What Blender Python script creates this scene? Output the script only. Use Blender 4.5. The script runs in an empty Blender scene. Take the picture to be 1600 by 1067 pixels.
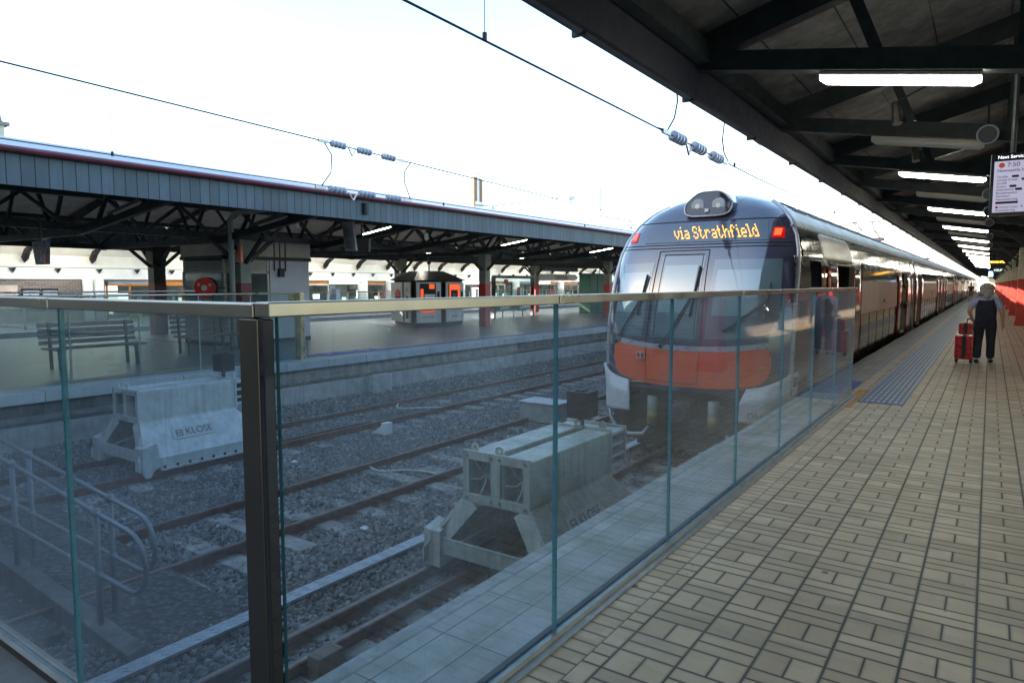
import bpy, math, random
import numpy as np
from mathutils import Vector, Matrix
R=math.radians
random.seed(7); RNG=np.random.default_rng(7)
S=bpy.context.scene
COL=S.collection
# ------------------------------------------------------------------ camera, world, sun
cam=bpy.data.cameras.new('camera'); co=bpy.data.objects.new('camera',cam); COL.objects.link(co)
cam.lens=24.0; cam.sensor_width=36; cam.clip_start=.05; cam.clip_end=3000
co.location=(0,0,1.6); co.rotation_euler=(R(90-4.795),0,R(34.937)); S.camera=co
W=bpy.data.worlds.new('World'); S.world=W; W.use_nodes=True
wn=W.node_tree.nodes; wl=W.node_tree.links
SUN_DIR=Vector((1,1.35,-.57)).normalized()      # travel of the light
sky=wn.new('ShaderNodeTexSky'); sky.sky_type='NISHITA'; sky.sun_disc=False
sky.sun_elevation=R(18.7); sky.sun_rotation=math.atan2(-SUN_DIR.x,-SUN_DIR.y)
sky.air_density=1.2; sky.dust_density=1.2; sky.ozone_density=1.0
bg=wn['Background']; bg.inputs[1].default_value=.15; hs_=wn.new('ShaderNodeHueSaturation'); hs_.inputs['Saturation'].default_value=1.06; wl.new(sky.outputs[0],hs_.inputs['Color']); wl.new(hs_.outputs[0],bg.inputs[0])
sl=bpy.data.lights.new('sun','SUN'); so=bpy.data.objects.new('sun',sl); COL.objects.link(so)
sl.energy=4.0; sl.angle=R(.5); sl.color=(1,.87,.7)
so.rotation_euler=SUN_DIR.to_track_quat('-Z','Y').to_euler(); so.location=(-20,-20,30)
S.view_settings.view_transform='Standard'; S.view_settings.look='None'; S.view_settings.gamma=1
S.view_settings.exposure=2.12
S.cycles.transparent_max_bounces=24; S.cycles.max_bounces=8; S.cycles.diffuse_bounces=4

# ------------------------------------------------------------------ helpers
class MB:
    def __init__(s): s.v=[]; s.f=[]; s.m=[]
    def add(s,vs,fs,mi=0):
        n=len(s.v); s.v+= [tuple(v) for v in vs]; s.f+=[tuple(n+i for i in f) for f in fs]; s.m+=[mi]*len(fs); return s
    def box(s,x0,x1,y0,y1,z0,z1,mi=0):
        return s.add([(x0,y0,z0),(x1,y0,z0),(x1,y1,z0),(x0,y1,z0),(x0,y0,z1),(x1,y0,z1),(x1,y1,z1),(x0,y1,z1)],
          [(0,3,2,1),(4,5,6,7),(0,1,5,4),(1,2,6,5),(2,3,7,6),(3,0,4,7)],mi)
    def obox(s,c,ax,ay,az,mi=0):
        c=Vector(c);ax=Vector(ax);ay=Vector(ay);az=Vector(az)
        P=[c+ax*i+ay*j+az*k for k in(-1,1) for j in(-1,1) for i in(-1,1)]
        return s.add(P,[(0,2,3,1),(4,5,7,6),(0,1,5,4),(1,3,7,5),(3,2,6,7),(2,0,4,6)],mi)
    def bar(s,a,b,w,h,up=(0,0,1),mi=0):
        a=Vector(a);b=Vector(b);d=(b-a); L=d.length/2; d.normalize(); r=d.cross(Vector(up)); 
        if r.length<1e-4: r=d.cross(Vector((1,0,0)))
        r.normalize(); u=r.cross(d)
        return s.obox((a+b)/2,d*L,r*w/2,u*h/2,mi)
    def prism(s,poly,axis,a,b,mi=0):
        n=len(poly); V=[]
        for t in(a,b):
            for p,q in poly:
                V.append((t,p,q) if axis=='x' else (p,t,q) if axis=='y' else (p,q,t))
        F=[tuple(range(n-1,-1,-1)),tuple(range(n,2*n))]+[(i,(i+1)%n,n+(i+1)%n,n+i) for i in range(n)]
        return s.add(V,F,mi)
    def tube(s,pts,r,n=8,cap=True,mi=0):
        pts=[Vector(p) for p in pts]; V=[];F=[]; rr=r if isinstance(r,(list,tuple)) else [r]*len(pts)
        u=None
        for i,p in enumerate(pts):
            d=(pts[min(i+1,len(pts)-1)]-pts[max(i-1,0)]).normalized()
            if u is None:
                u=d.cross(Vector((0,0,1)))
                if u.length<1e-3: u=d.cross(Vector((1,0,0)))
            u=(u-d*u.dot(d)).normalized(); w=d.cross(u)
            for k in range(n):
                a=2*math.pi*k/n; V.append(p+(u*math.cos(a)+w*math.sin(a))*rr[i])
        m=len(pts)
        for i in range(m-1):
            for k in range(n): F.append((i*n+k,i*n+(k+1)%n,(i+1)*n+(k+1)%n,(i+1)*n+k))
        if cap: F+= [tuple(range(n-1,-1,-1)),tuple((m-1)*n+k for k in range(n))]
        return s.add(V,F,mi)
    def grid(s,fn,nu,nv,mi=0,flip=False):
        V=[fn(i/nu,j/nv) for j in range(nv+1) for i in range(nu+1)]; F=[]
        for j in range(nv):
            for i in range(nu):
                a=j*(nu+1)+i; q=(a,a+1,a+nu+2,a+nu+1); F.append(q[::-1] if flip else q)
        return s.add(V,F,mi)
    def sphere(s,c,r,n=12,mi=0):
        c=Vector(c); rx,ry,rz=r if isinstance(r,(tuple,list)) else (r,r,r)
        return s.grid(lambda u,v:(c.x+rx*math.cos(2*math.pi*u)*math.sin(math.pi*v),c.y+ry*math.sin(2*math.pi*u)*math.sin(math.pi*v),c.z+rz*math.cos(math.pi*v)),n,n//2,mi,True)
    def build(s,name,mat,parent=None,smooth=False,bevel=0,loc=None):
        me=bpy.data.meshes.new(name)
        off=Vector(parent_world(parent)) if parent else Vector(loc or (0,0,0))
        me.from_pydata([tuple(Vector(v)-off) for v in s.v],[],s.f)
        for m in (mat if isinstance(mat,(list,tuple)) else [mat]): me.materials.append(m)
        if any(s.m): me.polygons.foreach_set('material_index',s.m)
        if smooth: me.polygons.foreach_set('use_smooth',[True]*len(me.polygons))
        me.update()
        o=bpy.data.objects.new(name,me); COL.objects.link(o)
        if parent: o.parent=parent
        else: o.location=off
        if bevel:
            b=o.modifiers.new('bevel','BEVEL'); b.width=bevel; b.segments=2; b.limit_method='ANGLE'
        if smooth==2: 
            pass
        return o
def parent_world(o):
    v=Vector((0,0,0))
    while o: v+=o.location; o=o.parent
    return v
def tag(o,label=None,cat=None,group=None,kind=None):
    if label: o['label']=label
    if cat: o['category']=cat
    if group: o['group']=group
    if kind: o['kind']=kind
    return o
def thing(name,label,cat,loc=(0,0,0),group=None,kind=None):
    o=bpy.data.objects.new(name,None); COL.objects.link(o); o.location=loc; o.empty_display_size=.2
    return tag(o,label,cat,group,kind)
def copy_tree(o,parent=None):
    c=o.copy(); COL.objects.link(c); c.parent=parent
    for ch in [x for x in o.children]: copy_tree(ch,c)
    return c
ORD=['nearest','second','third','fourth','fifth','sixth','seventh','eighth','ninth','tenth','eleventh','twelfth','thirteenth','fourteenth','fifteenth','sixteenth','seventeenth','eighteenth','nineteenth','twentieth','twenty-first','twenty-second','twenty-third','twenty-fourth','twenty-fifth','twenty-sixth']
def text(s,body,size,origin,right,up,depth=.002,align='CENTER',mi=0,font_w=1.0):
    """lettering as real thin geometry, appended to MB s"""
    c=bpy.data.curves.new('t','FONT'); c.body=body; c.size=size; c.extrude=depth; c.align_x=align; c.align_y='CENTER'; c.space_character=1.0
    o=bpy.data.objects.new('t',c); COL.objects.link(o)
    dg=bpy.context.evaluated_depsgraph_get(); me=bpy.data.meshes.new_from_object(o.evaluated_get(dg))
    r=Vector(right).normalized(); u=Vector(up).normalized(); n=r.cross(u); og=Vector(origin)
    s.add([og+r*v.co.x*font_w+u*v.co.y+n*v.co.z for v in me.vertices],[tuple(p.vertices) for p in me.polygons],mi)
    bpy.data.objects.remove(o); bpy.data.curves.remove(c); bpy.data.meshes.remove(me)
    return s
# ---- node expression helper
class NT:
    def __init__(s,name):
        s.m=bpy.data.materials.new(name); s.m.use_nodes=True; s.t=s.m.node_tree; s.n=s.t.nodes; s.l=s.t.links
        s.b=s.n['Principled BSDF']; s.out=s.n['Material Output']
    def set(s,inp,v):
        if hasattr(v,'links') or isinstance(v,bpy.types.NodeSocket): s.l.new(v,inp)
        else: inp.default_value=v
    def M(s,op,a,b=0.,c=0.):
        n=s.n.new('ShaderNodeMath'); n.operation=op; s.set(n.inputs[0],a); s.set(n.inputs[1],b); s.set(n.inputs[2],c); return n.outputs[0]
    def obj(s):
        n=s.n.new('ShaderNodeTexCoord'); return n.outputs['Object']
    def geo(s):
        n=s.n.new('ShaderNodeNewGeometry'); return n.outputs['Position']
    def xyz(s,v):
        n=s.n.new('ShaderNodeSeparateXYZ'); s.l.new(v,n.inputs[0]); return n.outputs
    def comb(s,x,y,z=0.):
        n=s.n.new('ShaderNodeCombineXYZ'); s.set(n.inputs[0],x);s.set(n.inputs[1],y);s.set(n.inputs[2],z); return n.outputs[0]
    def noise(s,v,scale,detail=4,rough=.6):
        n=s.n.new('ShaderNodeTexNoise'); s.l.new(v,n.inputs['Vector']); n.inputs['Scale'].default_value=scale; n.inputs['Detail'].default_value=detail; n.inputs['Roughness'].default_value=rough; return n.outputs[0]
    def white(s,v):
        n=s.n.new('ShaderNodeTexWhiteNoise'); n.noise_dimensions='3D'; s.l.new(v,n.inputs['Vector']); return n.outputs[0]
    def vor(s,v,scale,out='Distance'):
        n=s.n.new('ShaderNodeTexVoronoi'); s.l.new(v,n.inputs['Vector']); n.inputs['Scale'].default_value=scale; return n.outputs[out]
    def scale(s,v,k):
        n=s.n.new('ShaderNodeVectorMath'); n.operation='MULTIPLY'; s.l.new(v,n.inputs[0]); n.inputs[1].default_value=k; return n.outputs[0]
    def mix(s,f,a,b):
        n=s.n.new('ShaderNodeMix'); n.data_type='RGBA'; s.set(n.inputs[0],f)
        for i,q in((6,a),(7,b)):
            if isinstance(q,(tuple,list)): q=tuple(q)+((1,) if len(q)==3 else ())
            s.set(n.inputs[i],q)
        return n.outputs[2]
    def ramp(s,f,a,b,ca=0.,cb=1.):
        n=s.n.new('ShaderNodeMapRange'); s.set(n.inputs[0],f); n.inputs[1].default_value=a; n.inputs[2].default_value=b; n.inputs[3].default_value=ca; n.inputs[4].default_value=cb; return n.outputs[0]
    def bump(s,h,strength=.3,dist=.01):
        n=s.n.new('ShaderNodeBump'); s.l.new(h,n.inputs['Height']); n.inputs['Strength'].default_value=strength; n.inputs['Distance'].default_value=dist; s.l.new(n.outputs[0],s.b.inputs['Normal'])
    def pr(s,**k):
        for a,v in k.items():
            i=s.b.inputs[{'col':'Base Color','rough':'Roughness','metal':'Metallic','emc':'Emission Color','ems':'Emission Strength','spec':'Specular IOR Level','coat':'Coat Weight','coatr':'Coat Roughness'}[a]]
            if isinstance(v,(tuple,list)) and len(v)==3: v=tuple(v)+(1,)
            s.set(i,v)
        return s.m
MC={}
def mat(name,col,rough=.6,metal=0.,var=.18,vs=6.,bump=.15,bs=40.,streak=0.,coat=0.,spec=.5,emit=None,es=1.):
    if name in MC: return MC[name]
    t=NT(name); p=t.obj()
    n1=t.noise(p,vs,5); 
    dark=tuple(c*(1-var*2.0) for c in col); lite=tuple(min(1,c*(1+var)) for c in col)
    c=t.mix(t.ramp(n1,.3,.7),dark,lite)
    if streak:
        n2=t.noise(t.scale(p,(9,9,.7)),1.6,4); c=t.mix(t.ramp(n2,.45,.75,0,streak),c,tuple(x*.4 for x in col))
    t.pr(col=c,rough=t.ramp(t.noise(p,vs*2.3,3),.3,.7,max(0.02,rough-.08),min(1,rough+.08)),metal=metal,spec=spec,coat=coat)
    if bump: t.bump(t.noise(p,bs,4),bump,.004)
    if emit: t.pr(emc=emit,ems=es)
    MC[name]=t.m; return t.m
def emis(name,col,s):
    if name in MC: return MC[name]
    t=NT(name); MC[name]=t.pr(col=tuple(.5*c*c for c in col),emc=col,ems=s,rough=.4); return t.m
exec_sections=[]
# ------------------------------------------------------------------ special materials
def basket_floor():
    t=NT('basket weave pavers'); p=t.xyz(t.obj()); M=t.M; x=M('ADD',p[0],10*.257+.237); y=M('ADD',p[1],.03)
    fx=M('MODULO',x,.257); cx=M('FLOOR',M('DIVIDE',x,.257)); fy=M('MODULO',M('ADD',y,17.8),.178); cy=M('FLOOR',M('DIVIDE',M('ADD',y,17.8),.178))
    par=M('MODULO',M('ADD',cx,cy),2.)
    ex=M('MINIMUM',fx,M('SUBTRACT',.257,fx)); ey=M('MINIMUM',fy,M('SUBTRACT',.178,fy))
    ex2=M('ADD',ex,-.0010); ey=M('ADD',ey,-.0012)
    d0=M('MINIMUM',M('MINIMUM',ex2,ey),M('ABSOLUTE',M('SUBTRACT',fx,.1285)))
    d1=M('MINIMUM',M('MINIMUM',ex2,ey),M('ADD',M('ABSOLUTE',M('SUBTRACT',fy,.089)),-.0010))
    sub0=M('GREATER_THAN',fx,.1285); sub1=M('GREATER_THAN',fy,.089)
    d=M('ADD',M('MULTIPLY',d0,M('SUBTRACT',1.,par)),M('MULTIPLY',d1,par))
    sub=M('ADD',M('MULTIPLY',sub0,M('SUBTRACT',1.,par)),M('MULTIPLY',sub1,par))
    # border course next to the fence (x<-1.35)
    bx=M('LESS_THAN',p[0],-1.352); yb=M('MODULO',M('ADD',p[1],20.),.0915); db=M('MINIMUM',M('MINIMUM',yb,M('SUBTRACT',.0915,yb)),M('ABSOLUTE',M('ADD',p[0],1.352)))
    db=M('ADD',db,0.0)
    d=M('ADD',M('MULTIPLY',d,M('SUBTRACT',1.,bx)),M('MULTIPLY',db,bx))
    idb=M('FLOOR',M('DIVIDE',M('ADD',p[1],20.),.0915))
    # movement joints every 5.4 m
    mj=M('MODULO',M('ADD',p[1],-.66+20*3.05),3.05); mj=M('MINIMUM',mj,M('SUBTRACT',3.05,mj))
    idv=t.comb(M('ADD',cx,M('MULTIPLY',sub,.37)),M('ADD',cy,M('MULTIPLY',bx,M('MULTIPLY',idb,3.1))),par)
    w=t.white(idv)
    P=t.obj(); n=t.noise(P,5,5); n2=t.noise(P,160,2); n3=t.noise(P,.9,4)
    c=t.mix(w,(.43,.315,.195),(.67,.505,.325)); 
    c=t.mix(t.ramp(n,.3,.75,0,.55),c,(.39,.285,.18)); c=t.mix(t.ramp(n3,.4,.7,0,.45),c,(.59,.44,.27))
    c=t.mix(t.ramp(n2,.60,.72,0,.6),c,(.09,.085,.075))
    wr=t.xyz(t.noise(P,90,2)) if False else None
    jit=M('MULTIPLY',M('SUBTRACT',n2,.5),.004)
    j=t.ramp(M('ADD',d,jit),.0030,.0056,1,0)
    j=M('MAXIMUM',j,t.ramp(mj,.004,.007,1,0))
    jc=t.mix(t.ramp(n3,.35,.7),(.05,.046,.04),(.12,.11,.095)); c=t.mix(t.ramp(M('ADD',d,jit),.005,.016,.38,0),c,(.16,.13,.095))
    c=t.mix(t.M('MULTIPLY',j,.93),c,jc)
    spots=t.vor(P,2.3); c=t.mix(t.ramp(spots,.035,.05,.75,0),c,(.05,.045,.04)); c=t.mix(t.ramp(t.vor(P,9.),.05,.08,.6,0),c,(.10,.09,.075)); c=t.mix(t.ramp(t.noise(t.scale(P,(.5,2.2,1)),2.,5,.7),.50,.72,0,.42),c,(.20,.165,.12))
    t.pr(col=c,rough=M('ADD',t.ramp(n,.3,.7,.42,.62),M('MULTIPLY',j,.3)),spec=.4)
    h=M('SUBTRACT',M('MULTIPLY',n2,.25),M('MULTIPLY',j,1.2)); h=M('ADD',h,M('MULTIPLY',w,.15)); t.bump(h,.5,.003)
    return t.m
def paver(name,sx,sy,ca,cb,ox=0.,oy=0.,jw=.004,jc=(.06,.06,.055),green=0.):
    t=NT(name); p=t.xyz(t.obj()); M=t.M; x=M('ADD',p[0],100*sx+ox); y=M('ADD',p[1],100*sy+oy)
    cx=M('FLOOR',M('DIVIDE',x,sx)); fx=M('MODULO',x,sx); fy=M('MODULO',y,sy); cy=M('FLOOR',M('DIVIDE',y,sy))
    d=M('MINIMUM',M('MINIMUM',fx,M('SUBTRACT',sx,fx)),M('MINIMUM',fy,M('SUBTRACT',sy,fy)))
    w=t.white(t.comb(cx,cy,0.)); P=t.obj(); n=t.noise(P,4,5); n2=t.noise(P,120,2)
    c=t.mix(w,ca,cb); c=t.mix(t.ramp(n,.35,.7,0,.5),c,tuple(k*.6 for k in ca)); c=t.mix(t.ramp(n2,.55,.7,0,.35),c,tuple(k*.4 for k in ca))
    if green: c=t.mix(t.ramp(t.noise(P,1.7,4),.42,.62,0,green),c,(.13,.17,.09))
    j=t.ramp(d,jw*.6,jw,1,0); c=t.mix(j,c,jc); t.pr(col=c,rough=.40 if 'asphalt' in name else .55)
    t.bump(M('SUBTRACT',M('MULTIPLY',n2,.3),j),.4,.003); return t.m
def brick():
    t=NT('glazed brown brick'); n=t.n.new('ShaderNodeTexBrick'); P=t.obj(); s=t.xyz(P); t.l.new(t.comb(s[1],s[2]),n.inputs[0])
    n.inputs['Scale'].default_value=1; n.inputs['Brick Width'].default_value=.26; n.inputs['Row Height'].default_value=.09; n.inputs['Mortar Size'].default_value=.008
    n.inputs[1].default_value=(.14,.10,.08,1); n.inputs[2].default_value=(.22,.18,.15,1); n.inputs[3].default_value=(.34,.31,.28,1); t.pr(col=n.outputs[0],rough=.6); return t.m
def glass(name,tint=(.80,.88,.90),dirt=.06,dirtcol=(.50,.60,.72),fres=1.45,edge=False):
    t=NT(name); t.n.remove(t.b)
    tr=t.n.new('ShaderNodeBsdfTransparent'); tr.inputs[0].default_value=tint+(1,)
    gl=t.n.new('ShaderNodeBsdfGlossy'); gl.inputs['Roughness'].default_value=.02; gl.inputs[0].default_value=(1,1,1,1)
    fr=t.n.new('ShaderNodeFresnel'); bf=t.n.new('ShaderNodeNewGeometry').outputs['Backfacing']; t.l.new(t.ramp(bf,0,1,fres,1/fres),fr.inputs[0])
    m1=t.n.new('ShaderNodeMixShader'); t.l.new(fr.outputs[0],m1.inputs[0]); t.l.new(tr.outputs[0],m1.inputs[1]); t.l.new(gl.outputs[0],m1.inputs[2])
    df=t.n.new('ShaderNodeBsdfDiffuse'); df.inputs[0].default_value=dirtcol+(1,)
    tl=t.n.new('ShaderNodeBsdfTranslucent'); tl.inputs[0].default_value=dirtcol+(1,)
    m2=t.n.new('ShaderNodeMixShader'); m2.inputs[0].default_value=.5; t.l.new(df.outputs[0],m2.inputs[1]); t.l.new(tl.outputs[0],m2.inputs[2])
    P=t.geo(); s=t.xyz(P)
    big=t.ramp(t.noise(P,1.6,6,.65),.35,.70,.15,2.0)
    runs=t.ramp(t.noise(t.scale(P,(14,14,.9)),2.2,5,.7),.56,.78,0,2.6)
    spk=t.ramp(t.noise(P,55,2),.68,.78,0,5.)
    low=t.ramp(s[2],0.,.35,1.0,0.)
    scr=t.ramp(t.noise(t.scale(P,(30,30,1.2)),3.1,3,.5),.70,.76,0,5.)
    f=t.M('ADD',t.M('ADD',big,runs),t.M('ADD',t.M('ADD',spk,scr),low)); f=t.M('MULTIPLY',f,dirt)
    m3=t.n.new('ShaderNodeMixShader'); t.l.new(f,m3.inputs[0]); t.l.new(m1.outputs[0],m3.inputs[1]); t.l.new(m2.outputs[0],m3.inputs[2])
    t.l.new(m3.outputs[0],t.out.inputs[0]); return t.m
def ballast_mat():
    t=NT('grey ballast'); P=t.geo(); w=t.vor(P,16,'Color'); ws=t.xyz(w); d=t.vor(P,16)
    n=t.noise(P,.7,5); c=t.mix(ws[0],(.075,.075,.08),(.20,.20,.205)); c=t.mix(t.ramp(n,.4,.7,0,.7),c,(.11,.085,.065))
    t.pr(col=t.mix(t.ramp(d,.02,.6),c,(.03,.03,.03)),rough=.9); t.bump(t.M('SUBTRACT',1.,d),1.,.03); return t.m
def stone_mat():
    t=NT('crushed stone'); g=t.n.new('ShaderNodeNewGeometry'); r=g.outputs['Random Per Island']; P=t.geo()
    c=t.mix(t.ramp(r,0,1,0,1),(.075,.075,.082),(.235,.235,.24)); c=t.mix(t.ramp(r,.93,.96,0,.8),c,(.36,.35,.33)); c=t.mix(t.ramp(t.noise(P,.8,4),.42,.68,0,.6),c,(.10,.08,.065))
    t.pr(col=c,rough=.85); return t.m
def stainless(name,base=(.42,.41,.39),rough=.09,band=0.):
    t=NT(name); P=t.obj(); s=t.xyz(P)
    n=t.noise(t.scale(P,(1,.35,.6)),1.3,3); m=t.noise(P,60,2)
    c=t.mix(t.ramp(n,.3,.7),tuple(k*.75 for k in base),base)
    t.pr(col=c,metal=1.,rough=t.ramp(t.noise(P,3,4),.3,.7,rough*.7,rough*1.6))
    h=t.M('ADD',t.M('MULTIPLY',n,6.),t.M('MULTIPLY',m,.01)); t.bump(h,.22,.012)
    return t.m
m_floor=basket_floor()
m_coping=paver('grey edge pavers',.19,.46,(.34,.35,.32),(.45,.46,.43),ox=.09,green=.75)
m_strip=paver('long edge tiles',.16,.9,(.28,.26,.21),(.36,.34,.28),ox=.04)
m_farfloor=paver('far asphalt tiles',.6,.6,(.20,.20,.20),(.24,.24,.24),jw=.006,jc=(.08,.08,.08))
m_ballast=ballast_mat(); m_stone=stone_mat()
m_glass=glass('dusty fence glass',tint=(.81,.87,.895),dirt=.036,dirtcol=(.52,.59,.72))
m_clear=glass('clean window glass',tint=(.85,.93,.92),dirt=.02,dirtcol=(.7,.75,.75))
m_edge=mat('teal glass edge',(.07,.26,.32),.3,0,.1,8,0,emit=None)
m_steel=mat('brushed stainless steel',(.40,.365,.32),.32,1.,.08,1.5,.0)
m_bronze=mat('dark bronze steel',(.17,.145,.12),.35,1.,.05,3,.0)
m_black=mat('black rubber',(.015,.015,.017),.6,0,.2,5,.1)
m_blackgloss=mat('glossy black paint',(.012,.013,.016),.12,0,.1,3,0,coat=.6)
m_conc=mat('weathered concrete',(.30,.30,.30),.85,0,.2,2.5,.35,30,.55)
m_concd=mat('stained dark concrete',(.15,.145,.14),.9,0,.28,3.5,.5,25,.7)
m_white=mat('white paint',(.72,.72,.70),.5,0,.08,3,.1)
m_buff=mat('grey green steel paint',(.42,.45,.40),.5,0,.16,4,.15,60,.60)
m_buff2=mat('pale grey steel paint',(.52,.54,.54),.45,0,.12,4,.15,60,.50)
m_rust=mat('rusty rail steel',(.15,.058,.045),.75,.1,.28,9,.4,50)
m_railtop=mat('dull railhead',(.22,.18,.16),.4,.7,.2,9,.1)
m_sleep=mat('concrete sleeper',(.27,.26,.24),.9,0,.28,5,.4,40)
m_steelframe=mat('dark green steelwork',(.018,.030,.032),.55,0,.3,4,.1)
m_roofmetal=mat('galvanised roof sheet',(.34,.38,.46),.45,.3,.12,2,.1)
m_soffit=mat('grimy painted ceiling',(.15,.145,.14),.85,0,.28,3,.5,30,.6)
m_maroon=mat('maroon paint',(.16,.022,.028),.45,0,.15,4,.1)
m_maroonsun=mat('maroon with painted sunlight',(.42,.045,.035),.45,0,.12,4,.1)  # same maroon for sunlit columns, the sunlight put into the colour
m_cream=mat('cream paint',(.50,.49,.40),.55,0,.1,3,.1,streak=.25)
m_colgrey=mat('grey green column paint',(.20,.235,.20),.5,0,.14,3,.1,streak=.3)
m_green=mat('bottle green paint',(.012,.11,.075),.45,0,.1,3,.1)
m_tube=emis('lit fluorescent tube',(1,.96,.80),9.0)
m_tubeoff=mat('unlit lamp diffuser',(.42,.42,.38),.35,0,.05,3,0)
m_tubecream=mat('cream lamp casing',(.50,.46,.36),.4,0,.08,4,0)
m_porc=mat('grey porcelain',(.36,.40,.50),.18,0,.06,4,0)
m_wire=mat('overhead copper wire',(.035,.035,.06),.5,.5,.1,5,0)
m_orange=mat('orange paint',(.72,.115,.04),.38,0,.08,2,.05,coat=.25)
m_silver=mat('silver grey paint',(.42,.43,.46),.3,.3,.07,3,.05,coat=.2)
m_bump=mat('light grey plastic nose',(.50,.52,.54),.42,0,.07,3,.05)
m_dark=mat('dark underframe',(.02,.02,.022),.7,0,.3,5,.3)
m_side=stainless('mirror stainless body',(.34,.325,.30))
m_roofT=mat('train roof paint',(.60,.63,.68),.38,.0,.1,2,.05)
m_panel=mat('beige grey body panel',(.50,.47,.43),.4,0,.05,2,.05)
m_win=mat('tinted train window',(.03,.035,.04),.04,0,.1,2,0,spec=1.)
m_doorred=mat('red door leaf',(.33,.08,.055),.15,.25,.1,2,.03,coat=.5)

# ------------------------------------------------------------------ ground and platforms
g=MB(); g.add([(-1500,-1500,-1.62),(1500,-1500,-1.62),(1500,1500,-1.62),(-1500,1500,-1.62)],[(0,1,2,3)]); tag(g.build('ground',m_ballast),kind='structure')
def bedz(x):
    if x<-11.9: return -1.37+min(1,(-11.9-x)/.8)*.25
    return -1.38+.02*math.sin(x*2.1)
b=MB(); xs=[-13.1,-12.9,-12.7,-12.4,-12.1,-11.9]+[ -11.6+i*.4 for i in range(25)]+[-1.9]
ys=list(np.arange(1.2,30,.8))+[30,60,120,260]
V=[(x,y,bedz(x)+.012*math.sin(3.1*y+x*1.7)*(y<40)) for y in ys for x in xs]; nx=len(xs)
F=[(j*nx+i,j*nx+i+1,(j+1)*nx+i+1,(j+1)*nx+i) for j in range(len(ys)-1) for i in range(nx-1)]
b.add(V,F); tag(b.build('ballast_bed',m_ballast,smooth=True),kind='structure')
# near platform (our side) : slab and concourse end
p=MB(); p.box(-1.62,7,-9,240,-.5,0); tag(p.build('platform',m_floor),kind='structure')
p=MB(); p.box(-9.5,-1.62,-9,1.16,-.5,0); tag(p.build('concourse_floor',mat('dark concourse pavers',(.13,.13,.12),.7,0,.15,4,.3)),kind='structure')
p=MB(); p.box(-2.08,-1.62,1.16,10.72,-.35,.0); tag(p.build('platform_edge_paving',m_coping),kind='structure')
p=MB(); p.box(-2.08,-1.62,10.72,240,-.35,-.001); tag(p.build('platform_edge_tiles',m_strip),kind='structure')
p=MB()
for i in range(60):
    y0=1.16+i*1.85; p.box(-2.17-.006*(i%3),-2.08,y0+.004,y0+1.846,-.16,.004)
p.box(-2.17,-2.08,112.2,240,-.16,.004); tag(p.build('coping_stone',mat('pale coping stone',(.36,.38,.36),.8,0,.2,6,.5,40,.4),bevel=.008),kind='structure')
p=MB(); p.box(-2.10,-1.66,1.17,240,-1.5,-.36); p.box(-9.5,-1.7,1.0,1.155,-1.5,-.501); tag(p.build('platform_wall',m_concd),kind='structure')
# tactile strip : real raised bars
t=MB(); t.box(-1.42,-.87,10.25,200,0,.004); strip=tag(t.build('tactile_base',mat('slate blue tactile',(.06,.065,.12),.5,0,.15,9,.2)),kind='structure')
t=MB()
for k in range(8):
    x=-1.385+k*.0685
    y=10.3
    while y<75:
        t.box(x-.017,x+.017,y,y+(.28 if y<40 else 4.9),.004,.010); y+=.30 if y<40 else 4.95
tag(t.build('tactile_bars',mat('slate blue tactile bars',(.20,.21,.29),.4,0,.15,9,.1),strip),None)
t=MB(); t.box(-1.56,-1.425,9.75,11.5,0,.005); tag(t.build('orange_marking',mat('worn orange paint',(.50,.22,.035),.6,0,.35,16,.1)),kind='structure')
t=MB(); t.box(-2.07,-1.64,10.95,12.4,0,.0045); tag(t.build('blue_marking',mat('worn blue paint',(.07,.07,.33),.55,0,.3,10,.1)),kind='structure')
t=MB(); t.box(-1.475,-1.455,11.5,200,0,.004); tag(t.build('yellow_line',mat('faded yellow line',(.36,.27,.10),.6,0,.3,16,.1)),kind='structure')
# far platform
ZF=-.19; XF=-12.9
p=MB(); p.box(-26,XF-.55,-9,240,ZF-.3,ZF); p.box(-25.9,XF-.6,-9,240,-1.6,ZF-.301); tag(p.build('far_platform',m_farfloor),kind='structure')
p=MB(); p.box(-42,-30,-9,240,ZF-.3,ZF); tag(p.build('outer_platform',m_farfloor),kind='structure')
p=MB(); p.box(-30,-29.5,-9,240,ZF-.2,ZF+.003); p.box(-26.35,-26,-9,240,ZF-.2,ZF+.003); tag(p.build('outer_coping',mat('pale painted coping',(.55,.56,.55),.6,0,.1,2,.1)),kind='structure')
p=MB(); p.box(-29.9,-29.6,-9,240,-1.6,ZF-.201); tag(p.build('outer_platform_wall',m_conc),kind='structure')
p=MB(); p.box(XF-.55,XF+.02,-9,240,ZF-.17,ZF+.003); tag(p.build('far_platform_coping',paver('far coping slabs',.57,1.2,(.34,.36,.37),(.42,.44,.45),ox=.0,jw=.01)),kind='structure')
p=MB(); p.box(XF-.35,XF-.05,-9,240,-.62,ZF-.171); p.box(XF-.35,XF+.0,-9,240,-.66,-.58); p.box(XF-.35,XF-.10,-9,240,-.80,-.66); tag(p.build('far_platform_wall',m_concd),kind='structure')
p=MB()
y=-8
while y<200:
    L=2.4 if int(y)%3 else 1.2
    p.box(XF-.35,XF+.07,y+.008,y+L-.008,-1.45,-.74); y+=L
tag(p.build('far_platform_plinth',m_conc),kind='structure')
p=MB(); p.box(XF-.80,XF-.56,11.2,200,ZF,ZF+.005); p.box(XF-1.25,XF-.8,9.8,13.3,ZF,ZF+.005); tag(p.build('far_blue_line',mat('blue line paint',(.09,.11,.32),.6,0,.3,8,.1)),kind='structure')
p=MB(); 
for k in range(5): p.box(XF-1.12,XF-1.0,10.2+k*.62,10.6+k*.62,ZF+.005,ZF+.009)
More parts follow.
